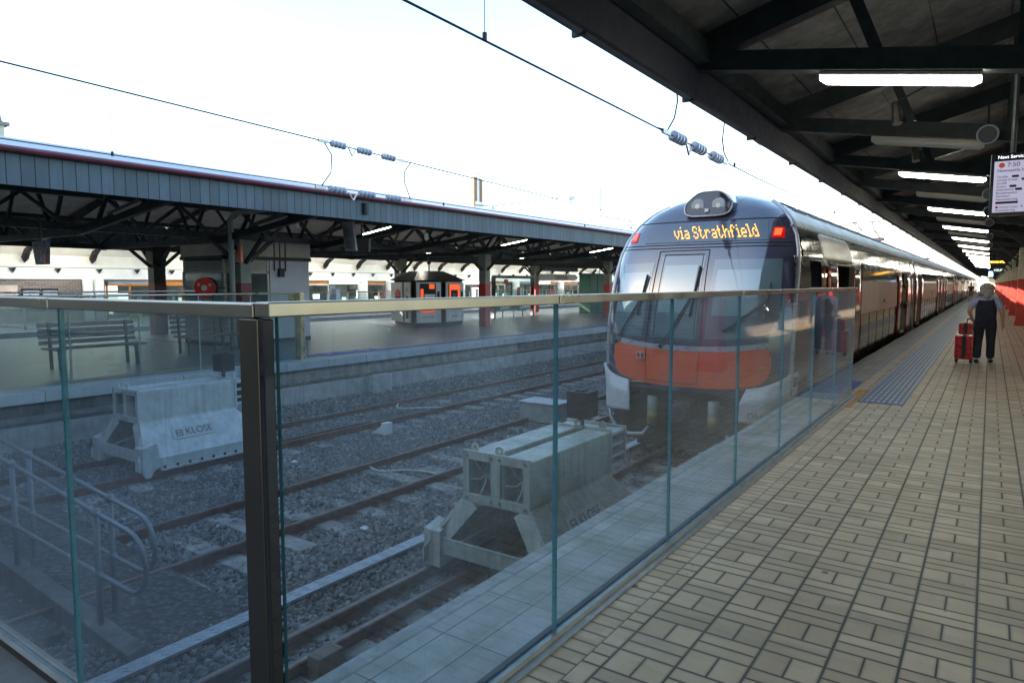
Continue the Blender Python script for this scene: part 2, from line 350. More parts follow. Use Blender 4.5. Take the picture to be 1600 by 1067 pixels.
tag(p.build('far_platform_lettering',mat('pale marking paint',(.4,.42,.5),.6,0,.3,8,.1)),kind='structure')
p=MB(); p.box(-13.98,-13.86,5.9,11.0,ZF,ZF+.005); tag(p.build('far_sun_strip',mat('painted sun strip',(.75,.46,.12),.5,0,.1,8,.05)),kind='structure')  # sliver of sunlight on the floor, painted in as a golden strip
wb=MB(); wb.box(XF+.071,XF+.30,11.95,12.62,-1.23,-.70); tag(wb.build('junction_box',m_conc,bevel=.01),'pale grey box fixed to the low wall beneath the far platform','box')

# ballast stones as real pebbles
def stones(name,n,x0,x1,y0,y1,smin,smax,pw=1.0):
    base=np.array([(-1,-1,-1),(1,-1,-1),(1,1,-1),(-1,1,-1),(-1,-1,1),(1,-1,1),(1,1,1),(-1,1,1)],float)
    fc=np.array([(0,3,2,1),(4,5,6,7),(0,1,5,4),(1,2,6,5),(2,3,7,6),(3,0,4,7)])
    x=RNG.uniform(x0,x1,n); y=y0+(y1-y0)*RNG.uniform(0,1,n)**pw
    keep=np.ones(n,bool)
    for rx in RAILX: keep&=np.abs(x-rx)>.085
    x=x[keep];y=y[keep];n=len(x)
    z=np.array([bedz(a) for a in x])+RNG.uniform(-.004,.018,n)
    s=RNG.uniform(smin,smax,n)[:,None,None]
    v=base[None]*(1+RNG.uniform(-.42,.3,(n,8,3)))*s*np.array([1,.8,.6])
    A=RNG.normal(size=(n,4)); A/=np.linalg.norm(A,axis=1)[:,None]; a,b_,c,d=A.T
    Rm=np.stack([np.stack([a*a+b_*b_-c*c-d*d,2*(b_*c-a*d),2*(b_*d+a*c)],1),np.stack([2*(b_*c+a*d),a*a-b_*b_+c*c-d*d,2*(c*d-a*b_)],1),np.stack([2*(b_*d-a*c),2*(c*d+a*b_),a*a-b_*b_-c*c+d*d],1)],1)
    v=np.einsum('nij,nkj->nki',Rm,v)+np.stack([x,y,z],1)[:,None,:]
    me=bpy.data.meshes.new(name); me.vertices.add(n*8); me.vertices.foreach_set('co',v.astype(np.float32).ravel())
    f=(fc[None]+8*np.arange(n)[:,None,None]).ravel(); me.loops.add(len(f)); me.loops.foreach_set('vertex_index',f.astype(np.int32))
    me.polygons.add(n*6); me.polygons.foreach_set('loop_start',np.arange(0,n*24,4,dtype=np.int32)); me.polygons.foreach_set('loop_total',np.full(n*6,4,np.int32))
    me.update(calc_edges=True); me.materials.append(m_stone); o=bpy.data.objects.new(name,me); COL.objects.link(o)
    return tag(o,'crushed grey stone ballast between the rails','ballast',kind='stuff')
T1,T2,T3=-3.82,-7.35,-11.05
RAILX=[-4.54,-4.17,-3.1,-6.70,-8.02,-10.34,-11.76,-10.56]
stones('ballast_stones',46000,-12.8,-3.9,1.3,9,.014,.032,.9)
stones('ballast_gravel',50000,-12.8,-2.5,9,26,.018,.036,1.3)

# ------------------------------------------------------------------ tracks
def railshape(x,ztop):
    return [(x-.07,ztop-.16),(x+.07,ztop-.16),(x+.07,ztop-.145),(x+.012,ztop-.125),(x+.012,ztop-.045),(x+.036,ztop-.035),(x+.036,ztop-.004),(x+.028,ztop),(x-.028,ztop),(x-.036,ztop-.004),(x-.036,ztop-.035),(x-.012,ztop-.045),(x-.012,ztop-.125),(x-.07,ztop-.145)]
def track(label,rails,cx,y0,y1,sl_y0):
    t=thing('railway_track',label,'railway track',(cx,y0,-1.4))
    for (rx,ra,rb,nm) in rails:
        m=MB(); m.prism([(a,b) for a,b in railshape(rx,-1.25)],'y',ra,rb); rb_=m.build(nm,m_rust,t)
        m=MB(); m.box(rx-.02,rx+.02,ra,rb,-1.2495,-1.2475); m.build('running_surface',m_railtop,rb_)
    y=sl_y0; k=0
    while y<60 and k<88:
        m=MB(); w=.13; j=random.uniform(-.02,.02); m.box(cx-1.2+j,cx+1.2+j,y-w,y+w,-1.55,-1.350+random.uniform(-.022,.006)); m.build('sleeper',m_sleep,t,bevel=.012); y+=.66; k+=1
    return t
track('platform side railway track with check rail, running under the train',[(-4.54,1.3,240,'rail'),(-3.1,1.3,240,'rail'),(-4.17,1.6,6.5,'check_rail')],T1,1.3,240,1.7)
track('empty middle railway track of rusty rails between the two buffer stops',[(-6.70,1.3,240,'rail'),(-8.02,1.3,240,'rail')],T2,1.3,240,1.5)
track('far railway track beside the opposite platform, rusty rails with guard rail',[(-10.34,1.3,240,'rail'),(-11.76,1.3,240,'rail'),(-10.56,7.4,9.9,'check_rail')],T3,1.3,240,1.6)
# cable cover plate
m=MB(); m.box(-5.27,-5.11,1.4,12,-1.31,-1.285); pl=m.build('cover_plate',mat('chequered steel plate',(.42,.45,.48),.4,.5,.15,12,.3,60)); tag(pl,'long pale chequer plate strip lying on the ballast left of the near track','cover plate')
m=MB()
for i in range(150):
    y=1.45+i*.07; s=1 if i%2 else -1
    for k in range(2): m.bar((-5.23+k*.07-.02,y-.02*s,-1.283),(-5.23+k*.07+.02,y+.02*s,-1.283),.008,.006)
m.build('raised_tread',mat('chequered steel ribs',(.5,.53,.56),.4,.5,.1,12,0),pl)

# ------------------------------------------------------------------ near glass fence
FX=-1.56; FY=1.12
m_chan=mat('worn aluminium channel',(.30,.29,.27),.42,.8,.12,6,.1,80)
fence=thing('glass_fence','frameless glass fence with flat stainless handrail and dark corner post in the foreground','glass fence',(FX,FY,0))
def panelbox(x0,x1,y0,y1,z0,z1,par,nm='glass_panel',gm=None):
    m=MB(); m.box(x0,x1,y0,y1,z0,z1)
    if (x1-x0)<(y1-y0): m.m=[0 if i in(3,5) else 1 for i in range(6)]
    else: m.m=[0 if i in(2,4) else 1 for i in range(6)]
    return m.build(nm,[gm or m_glass,m_edge],par)
JY=[1.12,2.57,3.91,5.26,6.62,7.97,9.31,10.70]
for a,b in zip(JY,JY[1:]): panelbox(FX-.008,FX+.008,a+(.014 if a==1.12 else .008),b-.008,.02,1.512,fence)
JX=[-1.62,-2.83,-4.15,-5.5,-6.8,-8.1]
for a,b in zip(JX,JX[1:]): panelbox(b+.008,a-(.03 if a==-1.62 else .008),FY-.008,FY+.008,.02,1.508,fence)
panelbox(-2.14,FX-.03,10.69,10.706,.02,1.5,fence)
HJ=[1.085,2.55,5.25,7.95,10.72]
for a,b in zip(HJ,HJ[1:]):
    m=MB(); m.box(FX-.032,FX+.032,a+.004,b-.004,1.513,1.553); m.build('handrail',m_steel,fence,bevel=.004)
HX=[-1.595,-2.86,-5.5,-8.1]
for a,b in zip(HX,HX[1:]):
    m=MB(); m.box(b+.004,a-.004,FY-.032,FY+.032,1.509,1.549); m.build('handrail',m_steel,fence,bevel=.004)
m=MB(); m.box(-2.16,FX-.034,10.67,10.73,1.51,1.55); m.build('handrail',m_steel,fence,bevel=.004)
for s in(1,):
    m=MB(); m.prism([(FX+.012,0),(FX+.075,0),(FX+.075,.010),(FX+.036,.012),(FX+.034,.032),(FX+.012,.032)],'y',FY+.06,10.72); m.build('base_channel',m_chan,fence)
    m=MB(); m.box(FX-.035,FX-.012,FY+.06,10.72,0,.03); m.build('base_channel',m_dark,fence)
m=MB(); m.box(-8.1,FX-.1,FY-.035,FY-.012,0,.032); m.box(-8.1,FX-.1,FY+.012,FY+.035,0,.03); m.build('base_channel',m_bronze,fence)
m=MB(); m.box(FX-.100,FX-.018,FY-.034,FY+.004,0,1.508); m.build('corner_post',m_bronze,fence,bevel=.003)
m=MB(); m.box(FX-.018,FX+.004,FY-.031,FY+.002,0,1.508); m.build('post_trim',m_blackgloss,fence,bevel=.003)

# far glass fence along the opposite platform edge
ff=thing('glass_fence','low glass balustrade with thin steel rail on the far platform edge','glass fence',(-13.4,10,ZF))
for i in range(8):
    y1=10.3-i*1.22; panelbox(-13.408,-13.392,y1-1.2,y1-.01,ZF+.03,1.35,ff,gm=m_clear)
    m=MB(); m.box(-13.43,-13.41,y1-1.215,y1-1.195,ZF,1.35); m.build('upright',m_cream,ff)
m=MB(); m.tube([(-13.4,10.3,1.385),(-13.4,.5,1.385)],.024,8); m.build('handrail',m_steel,ff,smooth=True)
m=MB(); m.box(-13.52,-13.28,10.32,10.44,ZF,1.39); m.build('end_post',mat('brass coloured steel',(.75,.62,.36),.3,.9,.1,3,.05),ff,bevel=.01)
m=MB(); m.tube([(-14.1,8.2,1.45),(-14.1,.5,1.45)],.018,8); m.build('rear_rail',m_steel,ff)
# ------------------------------------------------------------------ buffer stops
def buffer_stop(cx,y0,mt,label):
    """y0 = rear plate; the impact head looks towards +y"""
    t=thing('buffer_stop',label,'buffer stop',(cx,y0,-1.25),group='hydraulic buffer stops')
    zt,zb=-.03,-.55; y1=y0+1.66
    # rear plate with two openings
    def plate(y,nm,holes=True):
        m=MB(); w=.40; th=.03
        xs=[-w,-w+.075,-.055,.055,w-.075,w]
        for i in(0,2,4): m.box(cx+xs[i],cx+xs[i+1],y-th/2,y+th/2,zb,zt)
        for i in(1,3):
            m.box(cx+xs[i],cx+xs[i+1],y-th/2,y+th/2,zt-.09,zt); m.box(cx+xs[i],cx+xs[i+1],y-th/2,y+th/2,zb,zb+.09)
        return m.build(nm,mt,t,bevel=.003)
    rp=plate(y0,'rear_plate'); plate(y1,'front_plate')
    for s in(-1,1):
        for dx in(.05,.35):
            for z in(zt-.045,zb+.045):
                m=MB(); m.tube([(cx+s*dx,y0-.03,z),(cx+s*dx,y0-.014,z)],.014,6); m.build('bolt',m_steel,t)
    # two hollow beams with inner webs
    for s in(-1,1):
        a,b=(cx+s*.06,cx+s*.385) if s>0 else (cx-.385,cx-.06)
        m=MB(); th=.012
        m.box(a,b,y0+.016,y1-.016,zt-.03-th,zt-.03); m.box(a,a+th,y0+.016,y1-.016,zb+.02,zt-.03-th); m.box(b-th,b,y0+.016,y1-.016,zb+.02,zt-.03-th); m.box(a+th,b-th,y0+.016,y1-.016,zb+.02,zb+.032)
        m.build('box_beam',mt,t,bevel=.006)
        xm=(a+b)/2; zm=(zt+zb)/2
        m=MB()
        for k in range(5):
            an=2*math.pi*k/5+.9; m.tube([(xm,y0+.14,zm),(xm+.06*math.cos(an+.4),y0+.10,zm+.08*math.sin(an+.4)),(xm+.15*math.cos(an),y0+.05,zm+.18*math.sin(an))],[.012,.011,.010],6)
        m.box(a+.013,b-.013,y0+.33,y0+.34,zb+.04,zt-.05); m.build('inner_rib',m_buff2,t)
    # side skirts, sloping
    for s in(-1,1):
        prof=[(cx+s*.40,zb+.03),(cx+s*.41,zb-.0),(cx+s*.74,-1.03),(cx+s*.76,-1.05),(cx+s*.76,-1.20),(cx+s*.745,-1.20),(cx+s*.745,-1.05),(cx+s*.725,-1.02),(cx+s*.39,zb+.0)]
        n=len(prof); V=[]
        for yy,(ya,yb) in enumerate([(y0+.02,y0-.22),(y1-.02,y1+.38)]):
            for (px_,pz_) in prof:
                k=min(1,max(0,(zb-pz_)/(zb+1.04))); V.append((px_,ya+(yb-ya)*k,pz_))
        F=[tuple(range(n-1,-1,-1)),tuple(range(n,2*n))]+[(i,(i+1)%n,n+(i+1)%n,n+i) for i in range(n)]
        if s<0: F=[f[::-1] for f in F]
        m=MB(); m.add(V,F); sk=m.build('side_skirt',mt,t)
        # name plate
        ctr=Vector((cx+s*.56,(y0+y1)/2-.05,-.765)); up=Vector((-s*.33,0,.50)).normalized(); rt=Vector((0,s,0))
        nrm=rt.cross(up)
        m=MB(); m.obox(ctr+nrm*.008,rt*.36,up*.095,nrm*.003); np_=m.build('name_plate',mat('pale name plate',(.42,.43,.42),.5,0,.05,5,0),t)
        m=MB(); text(m,'KLOSE',.155,ctr+nrm*.0125+rt*.08,rt,up,.0012)
        c=ctr+nrm*.0125-rt*.25
        for du,dv,w,h in((0,.045,.05,.007),(0,-.045,.05,.007),(0,0,.05,.007),(-.045,0,.007,.05),(.045,0,.007,.05)): m.obox(c+rt*du+up*dv,rt*w,up*h,nrm*.0012)
        m.build('lettering',mat('dark grey lettering',(.06,.07,.09),.5,0,.05,5,0),np_)
        # feet : wide splayed plates
        m=MB(); a=Vector((cx+s*.30,y0+.0,zb+.01)); b=Vector((cx+s*.66,y0-.12,-1.0))
        m.bar(a,b,.20,.02,up=(0,-1,0.2)); m.build('rear_leg',mt,t,bevel=.004)
        m=MB(); fp=[(y0-.17,-.86),(y0+.06,-.80),(y0+.10,-1.16),(y0+.0,-1.24),(y0-.05,-1.32),(y0-.12,-1.32),(y0-.17,-1.24)]
        m.prism(fp,'x',cx+s*.765-.02,cx+s*.765+.02); m.prism([(y0-.175,-.865),(y0+.03,-.80),(y0+.03,-1.2),(y0-.175,-1.235)],'x',cx+s*.655-.09,cx+s*.655+.085)
        m.build('foot',mt,t,bevel=.004)
        # rail clamp pads with bolts
        m=MB(); m.box(cx+s*.72-.03,cx+s*.72+.10,y0+.10,y1+.20,-1.24,-1.205)
        m.build('rail_clamp',m_buff2,t,bevel=.004)
        for k in range(8):
            yy=y0+.16+k*.2; xx=cx+s*.80; m=MB(); m.tube([(xx,yy,-1.205),(xx,yy,-1.17)],.022,6); m.build('clamp_bolt',m_dark,t)
    m=MB(); m.box(cx-.66,cx+.66,y0-.14,y0-.115,-1.10,-.93); m.build('cross_bar',mt,t,bevel=.004)
    m=MB(); m.tube([(cx-.45,y0-.11,-1.0),(cx+.10,y0+.9,-.62)],.012,6); m.build('tie_rod',m_buff2,t)
    # head towards the train
    m=MB(); m.box(cx-.40,cx+.40,y1+.36,y1+.385,zb+.05,zt-.02)
    m.build('impact_plate',mt,t,bevel=.004)
    m=MB()
    for z in(zt-.07,zt-.2,zt-.33,zb+.08): m.box(cx-.38,cx+.38,y1+.015,y1+.36,z-.018,z+.018)
    m.build('energy_absorber',m_buff2,t,bevel=.003)
    # lifting lugs
    for (dx,yy) in((-.28,y0+.03),(.02,y0+.03),(-.02,y1-.03),(.26,y1+.05)):
        m=MB(); pts=[(-.045,zt-.035),(.045,zt-.035)]+[(.045*math.cos(a),zt+.03+.045*math.sin(a)) for a in [k*math.pi/8 for k in range(9)]]
        inner=[(.018*math.cos(a),zt+.028+.018*math.sin(a)) for a in [k*math.pi/6 for k in range(12)]]
        V=[];F=[]
        out=[(.045*math.cos(a),zt+.028+(.045*math.sin(a) if math.sin(a)>0 else -.06 if abs(math.cos(a))>.0 else -.06)) for a in [k*math.pi/6 for k in range(12)]]
        for th in(-.009,.009):
            for q in out+inner: V.append((cx+dx+q[0],yy+th,q[1]))
        for i in range(12):
            j=(i+1)%12; F+=[(i,j,12+j,12+i),(24+i,36+i,36+j,24+j),(i,24+i,24+j,j),(12+i,12+j,36+j,36+i)]
        m.add(V,F); m.build('lifting_lug',mt,t)
    # lamp box on a stalk
    m=MB(); m.box(cx-.02,cx+.02,y1-.0,y1+.05,zt-.01,zt+.10); m.build('lamp_stalk',m_dark,t)
    m=MB(); m.box(cx-.14,cx+.14,y1-.09,y1+.16,zt+.10,zt+.40); m.box(cx-.05,cx+.05,y1-.05,y1+.1,zt+.40,zt+.42); m.box(cx-.155,cx-.14,y1-.05,y1+.1,zt+.15,zt+.27)
    m.build('lamp_box',m_black,t,bevel=.01)
    return t
buffer_stop(T1,5.20,m_buff,'green grey steel buffer stop on the near track, in front of the train')
buffer_stop(T3,5.22,m_buff2,'pale grey steel buffer stop on the far track, seen left of the dark corner post')

# ------------------------------------------------------------------ stair handrails and ramp at the left
t=thing('ramp',"low concrete ramp with pale edge leading down to the ballast behind the left glass panels",'ramp',(-6.8,2.7,-1.3))
m=MB(); V=[(-9.5,2.45,-1.0),(-5.35,2.45,-1.27),(-5.35,2.60,-1.25),(-9.5,2.60,-.98),(-9.5,2.45,-1.5),(-5.2,2.45,-1.5),(-5.2,2.60,-1.5),(-9.5,2.60,-1.5)]
m.add(V,[(0,1,2,3),(4,7,6,5),(0,4,5,1),(1,5,6,2),(2,6,7,3),(3,7,4,0)]); m.build('edge_kerb',m_concd,t,bevel=.01)
m=MB(); V=[(-9.5,2.6,-1.10),(-5.3,2.6,-1.34),(-5.3,3.5,-1.34),(-9.5,3.5,-1.10),(-9.5,2.6,-1.5),(-5.2,2.6,-1.5),(-5.2,3.5,-1.5),(-9.5,3.5,-1.5)]
m.add(V,[(0,1,2,3),(4,7,6,5),(0,4,5,1),(1,5,6,2),(2,6,7,3),(3,7,4,0)]); m.build('ramp_surface',m_ballast,t)
m=MB(); m.box(-9.0,-6.2,1.16,2.35,-1.5,-1.28); tag(m.build('landing_slab',m_ballast),kind='structure')
def guard(y,xr,xp,xq,label):
    t=thing('handrail',label,'handrail',(xp,y,-1.4),group='tubular handrails of the ramp')
    zt=lambda x:-.27-(x-xp)*.085; zm=lambda x:-.79-(x-xp)*.03
    pts=[(xp-3.2,y,zt(xp-3.2)),(xp,y,zt(xp)),(xr-.22,y,zt(xr-.22))]+[(xr-.22+.26*math.sin(a),y,(zt(xr-.22)+zm(xr-.22))/2+(zt(xr-.22)-zm(xr-.22))/2*math.cos(a)) for a in [k*math.pi/8 for k in range(1,8)]]+[(xr-.22,y,zm(xr-.22)),(xp,y,zm(xp)),(xp-3.2,y,zm(xp-3.2))]
    m=MB(); m.tube(pts,.020,10); m.build('looped_rail',m_hr,t,smooth=True)
    for x in(xp,xp-1.7):
        m=MB(); m.tube([(x,y,-1.45),(x,y,zt(x))],.025,10); m.sphere((x,y,zt(x)),.040,12); m.sphere((x,y,zm(x)),.038,12); m.build('post',m_hr,t,smooth=True)
m_hr=mat('galvanised tube',(.20,.22,.25),.45,.3,.12,6,.05)
guard(2.53,-5.2,-5.95,0,'nearer grey tube handrail with looped end beside the ramp')
guard(2.78,-5.55,-6.25,0,'farther grey tube handrail with looped end beside the ramp')

# ------------------------------------------------------------------ trackside bits
t=thing('equipment_box','grey steel box with pale lid standing by the middle track','box',(-7.75,12.4,-1.38))
m=MB(); m.box(-8.22,-7.3,12.05,12.65,-1.32,-.93); m.build('cabinet',mat('grey green cabinet',(.26,.30,.29),.5,0,.12,5,.1),t,bevel=.01)
m=MB(); m.box(-8.25,-7.27,12.02,12.68,-.93,-.90); m.build('lid',mat('pale lid',(.42,.45,.47),.5,0,.08,5,.1),t,bevel=.008)
t=thing('stepped_block','white plastic stepped block lying between the far track and the middle track','block',(-9.8,9.5,-1.37))
m=MB()
for k in range(3): m.box(-9.93+k*.07,-9.86+k*.07+.01,9.42,9.58,-1.36,-1.31+k*.05)
m.box(-9.72,-9.60,9.40,9.60,-1.36,-1.12); m.build('moulding',m_white,t,bevel=.01)
def cable(pts,r,label,mt):
    P=[]; n=len(pts)
    for i in range((n-1)*6+1):
        f=i/6; k=min(int(f),n-2); u=f-k; g=lambda j:Vector(pts[max(0,min(n-1,j))])
        a,b,c,d=g(k-1),g(k),g(k+1),g(k+2); P.append(.5*((2*b)+(-a+c)*u+(2*a-5*b+4*c-d)*u*u+(-a+3*b-3*c+d)*u**3))
    m=MB(); m.tube(P,r,6); tag(m.build('bonding_cable',mt,smooth=True,loc=P[0]),label,'cable')
m_cab=mat('white cable sheath',(.50,.50,.46),.5,0,.1,8,0)
cable([(-8.05,7.5,-1.30),(-7.75,7.45,-1.33),(-7.45,7.75,-1.335),(-7.1,7.85,-1.33),(-6.78,7.75,-1.31)],.016,'white bonding cable crossing the sleepers of the middle track',m_cab)
cable([(-11.7,11.9,-1.3),(-11.4,11.6,-1.33),(-11.0,11.9,-1.33),(-10.6,12.3,-1.33),(-10.36,12.2,-1.3)],.02,'white looped cable on the sleepers of the far track',m_cab)
cable([(-12.6,8.1,-1.12),(-12.2,8.8,-1.28),(-12.1,9.6,-1.3),(-11.9,10.2,-1.33),(-11.75,10.3,-1.3)],.016,'thin pale cable lying below the far platform wall',m_cab)
for x,y,z,w,lab,c in((-8.0,16.2,-1.33,.16,'crumpled white plastic bag on the ballast past the grey cabinet',m_white),(-6.1,5.6,-1.35,.05,'small white paper scrap beside the middle track near the buffer stop',m_white),(-9.4,7.1,-1.35,.045,'white paper scrap in the ballast at the foot of the far buffer stop',m_white),(-6.35,10.6,-1.33,.10,'crushed clear bottle on the sleepers behind the near buffer stop',m_cab),(-11.1,12.9,-1.32,.22,'flat pale slab patch between the far rails',m_sleep)):
    m=MB(); rr=random.Random(x); n=9
    m.grid(lambda u,v:(x+w*math.cos(2*math.pi*u)*math.sin(math.pi*v)*(1+.4*math.sin(9*u*6.28/3+v*7)),y+w*math.sin(2*math.pi*u)*math.sin(math.pi*v),z+w*(.12 if 'slab' in lab else .5)*math.cos(math.pi*v)*(1+.3*math.sin(u*19))),12,8)
    tag(m.build('litter',c,loc=(x,y,z)),lab,'litter')
m=MB(); m.tube([(-6.15,10.9,-1.31),(-5.75,11.0,-1.31)],[.05,.05],8); tag(m.build('foam_tube',mat('yellow foam',(.55,.48,.16),.6,0,.2,6,.1),loc=(-5.95,10.95,-1.31)),'pale yellow tube lying on the ballast behind the near buffer stop','tube')
m=MB(); m.box(-4.12,-3.98,3.18,3.42,-1.40,-1.20); tag(m.build('rail_stop_block',mat('rusty block',(.17,.13,.10),.85,0,.2,9,.4),bevel=.01,loc=(-4.05,3.3,-1.4)),'small rusty brown block against the near track check rail','block')
rng=random.Random(3)
m=MB()
for i in range(420):
    cx_,cy_=rng.gauss(-12.2,.22),rng.choice([10.5,14.5,16.5])+rng.gauss(0,.5); h=rng.uniform(.03,.10); a=rng.uniform(0,6.28)
    z=bedz(cx_); dx,dy=math.cos(a)*.012,math.sin(a)*.012
    m.add([(cx_-dx,cy_-dy,z),(cx_+dx,cy_+dy,z),(cx_+dx*3+rng.gauss(0,.02),cy_+rng.gauss(0,.02),z+h)],[(0,1,2)])
tag(m.build('weeds',mat('weed green',(.07,.13,.04),.8,0,.2,9,0)),'small green weeds growing at the foot of the low wall','weeds',kind='stuff')

# ------------------------------------------------------------------ the train
CX=-3.85; Y0=10.2; TOPZ=3.17
PROF=[(-.62,1.40),(-.40,1.46),(0.,1.49),(1.0,1.50),(1.7,1.49),(2.1,1.45),(2.35,1.385),(2.6,1.26),(2.8,1.09),(2.95,.88),(3.06,.62),(3.13,.34),(TOPZ,0.)]
def Wd(z):
    for (a,wa),(b,wb_) in zip(PROF,PROF[1:]):
        if z<=b: 
            t=(z-a)/(b-a); 
            if z>2.95: return wa+(wb_-wa)*t
            return wa+(wb_-wa)*(t)
    return 0
YP=[(-.62,10.34),(0.,10.21),(.5,10.20),(1.0,10.25),(1.6,10.40),(2.1,10.60),(2.5,10.83),(2.8,11.10),(2.98,11.38),(3.08,11.65),(3.14,11.95),(TOPZ,12.3)]
def yfz(z):
    if z<=YP[0][0]: return YP[0][1]
    # smooth catmull
    for i,((a,ya),(b,yb)) in enumerate(zip(YP,YP[1:])):
        if z<=b+1e-9:
            p0=YP[max(0,i-1)]; p3=YP[min(len(YP)-1,i+2)]; t=(z-a)/(b-a); h=b-a
            m0=(yb-p0[1])/(b-p0[0]) if i else (yb-ya)/h; m1=(p3[1]-ya)/(p3[0]-a)
            t2=t*t;t3=t2*t
            return (2*t3-3*t2+1)*ya+(t3-2*t2+t)*h*m0+(-2*t3+3*t2)*yb+(t3-t2)*h*m1
    return YP[-1][1]
def front(x,z,off=0.):
    w=max(Wd(z),.05); s=min(1,abs((x-CX)/w)); return (x,yfz(z)+.06*s**2+.30*s**7-off,z)
train=thing('train','long double deck train with dark glossy front, orange lower panel and lit amber display','train',(CX,10.2,-1.25))
NZ=84
def zj(v): return -.08+(TOPZ-.004+.08)*(1-(1-v)**1.25)
m=MB()
m.grid(lambda u,v:front(CX+(2*u-1)*Wd(zj(v))*1.0,zj(v)),60,NZ)
m_mask=NT('glossy dark nose mask'); 
m_mask=m_mask.pr(col=(.05,.055,.09),rough=.06,spec=1.,coat=1.,coatr=.03)
nose=m.build('front_mask',m_mask,train,smooth=True)
def patch(nm,x0,x1,zlo,zhi,mt,off,par,nx=40,nz=14,rx=.0,thick=True):
    fl=zlo if callable(zlo) else (lambda x:zlo); fh=zhi if callable(zhi) else (lambda x:zhi)
    def fn(u,v):
        v_=v; x_0=x0(0) if callable(x0) else x0
        x=x0+(x1-x0)*u
        a,b=fl(x),fh(x)
        if rx:
            e=min(x-x0,x1-x); 
            if e<rx: k=rx-math.sqrt(max(0,rx*rx-(rx-e)**2)); a+=k; b-=k
        return front(x,a+(b-a)*v_,off)
    m=MB(); m.grid(fn,nx,nz); 
    o=m.build(nm,mt,par,smooth=True)
    return o
def quadpatch(nm,corn,mt,off,par,nx=24,nz=14,smooth=True):
    """corn: BL BR TR TL in x,z"""
    (a,b,c,d)=corn
    def fn(u,v):
        x=(a[0]*(1-u)+b[0]*u)*(1-v)+(d[0]*(1-u)+c[0]*u)*v; z=(a[1]*(1-u)+b[1]*u)*(1-v)+(d[1]*(1-u)+c[1]*u)*v
        return front(x,z,off)
    m=MB(); m.grid(fn,nx,nz); return m.build(nm,mt,par,smooth=smooth)
def line(m,p,q,w=.012,off=.012,n=10):
    P=[front(p[0]+(q[0]-p[0])*i/n,p[1]+(q[1]-p[1])*i/n,off-w*.6) for i in range(n+1)]; m.tube(P,w*.6,6)
# orange panel with white upper stripe (smile shape)
zo_lo=lambda x:.00+.20*(abs(x-CX)/1.35)**3.0
zo_hi=lambda x:.60+.13*(abs(x-CX)/1.35)**2.4
patch('orange_panel',CX-1.27,CX+1.27,zo_lo,zo_hi,m_orange,.008,train,60,16,rx=.20)
patch('white_stripe',CX-1.24,CX+1.24,lambda x:zo_hi(x)-.035,lambda x:zo_hi(x)+.045,m_silver,.013,train,60,3,rx=.04)
m_cabwin=NT('cab window glass').pr(col=(.10,.15,.18),rough=.04,spec=1.,coat=1.,coatr=.01)
m_palepane=NT('pale windscreen pane').pr(col=(.20,.30,.34),rough=.06,spec=1.,coat=1.,coatr=.01)  # paler blue-green tint laid over each windscreen
# windscreens
quadpatch('windscreen',[(CX-1.33,.78),(CX-.74,.76),(CX-.66,1.95),(CX-1.27,1.93)],m_cabwin,.006,train)
quadpatch('pale_pane',[(CX-1.28,1.15),(CX-.76,1.15),(CX-.71,1.80),(CX-1.25,1.78)],m_palepane,.010,train)
quadpatch('windscreen',[(CX-.60,.76),(CX+.16,.75),(CX+.18,2.05),(CX-.55,2.05)],m_cabwin,.006,train)
quadpatch('pale_pane',[(CX-.50,1.15),(CX+.06,1.15),(CX+.08,1.90),(CX-.46,1.90)],m_palepane,.010,train)
quadpatch('windscreen',[(CX+.30,.76),(CX+1.36,.80),(CX+1.30,1.98),(CX+.33,1.98)],m_cabwin,.006,train)
quadpatch('pale_pane',[(CX+.38,1.12),(CX+1.05,1.13),(CX+1.04,1.82),(CX+.40,1.82)],m_palepane,.010,train)
# seams
m=MB()
for pts in ([(CX-.64,.08),(CX-.66,.7),(CX-.60,2.13),(CX+.22,2.14),(CX+.24,.7),(CX+.20,.06)],[(CX-.54,.80),(CX-.50,2.07),(CX+.14,2.07),(CX+.13,.80)]):
    for a,b in zip(pts,pts[1:]): line(m,a,b,.012)
line(m,(CX-.64,.08),(CX-.2,.045),.012); line(m,(CX-.2,.045),(CX+.20,.06),.012)
for z in(2.18,2.23,2.62): line(m,(CX-Wd(z)*.97,z),(CX+Wd(z)*.97,z),.012,n=40)
m.build('panel_seams',m_black,train)
# destination display
quadpatch('display_glass',[(CX-.93,2.27),(CX+1.06,2.27),(CX+1.0,2.58),(CX-.80,2.58)],NT('display glass').pr(col=(.07,.10,.13),rough=.05,spec=.8,coat=.6),.010,train,40,8)
m_led=emis('amber led',(1,.42,.06),.75)
FONT={'v':['.....','.....','X...X','X...X','X...X','.X.X.','..X..'],'i':['..X..','.....','.XX..','..X..','..X..','..X..','.XXX.'],'a':['.....','.....','.XXX.','....X','.XXXX','X...X','.XXXX'],
'S':['.XXX.','X...X','X....','.XXX.','....X','X...X','.XXX.'],'t':['.X...','.X...','XXX..','.X...','.X...','.X..X','..XX.'],'r':['.....','.....','X.XX.','XX..X','X....','X....','X....'],
'h':['X....','X....','X.XX.','XX..X','X...X','X...X','X...X'],'f':['..XX.','.X..X','.X...','XXX..','.X...','.X...','.X...'],'e':['.....','.....','.XXX.','X...X','XXXXX','X....','.XXX.'],
'l':['.XX..','..X..','..X..','..X..','..X..','..X..','.XXX.'],'d':['....X','....X','.XX.X','X..XX','X...X','X...X','.XXXX'],' ':['.....']*7}
m=MB(); x=CX-.42; ps=.0162
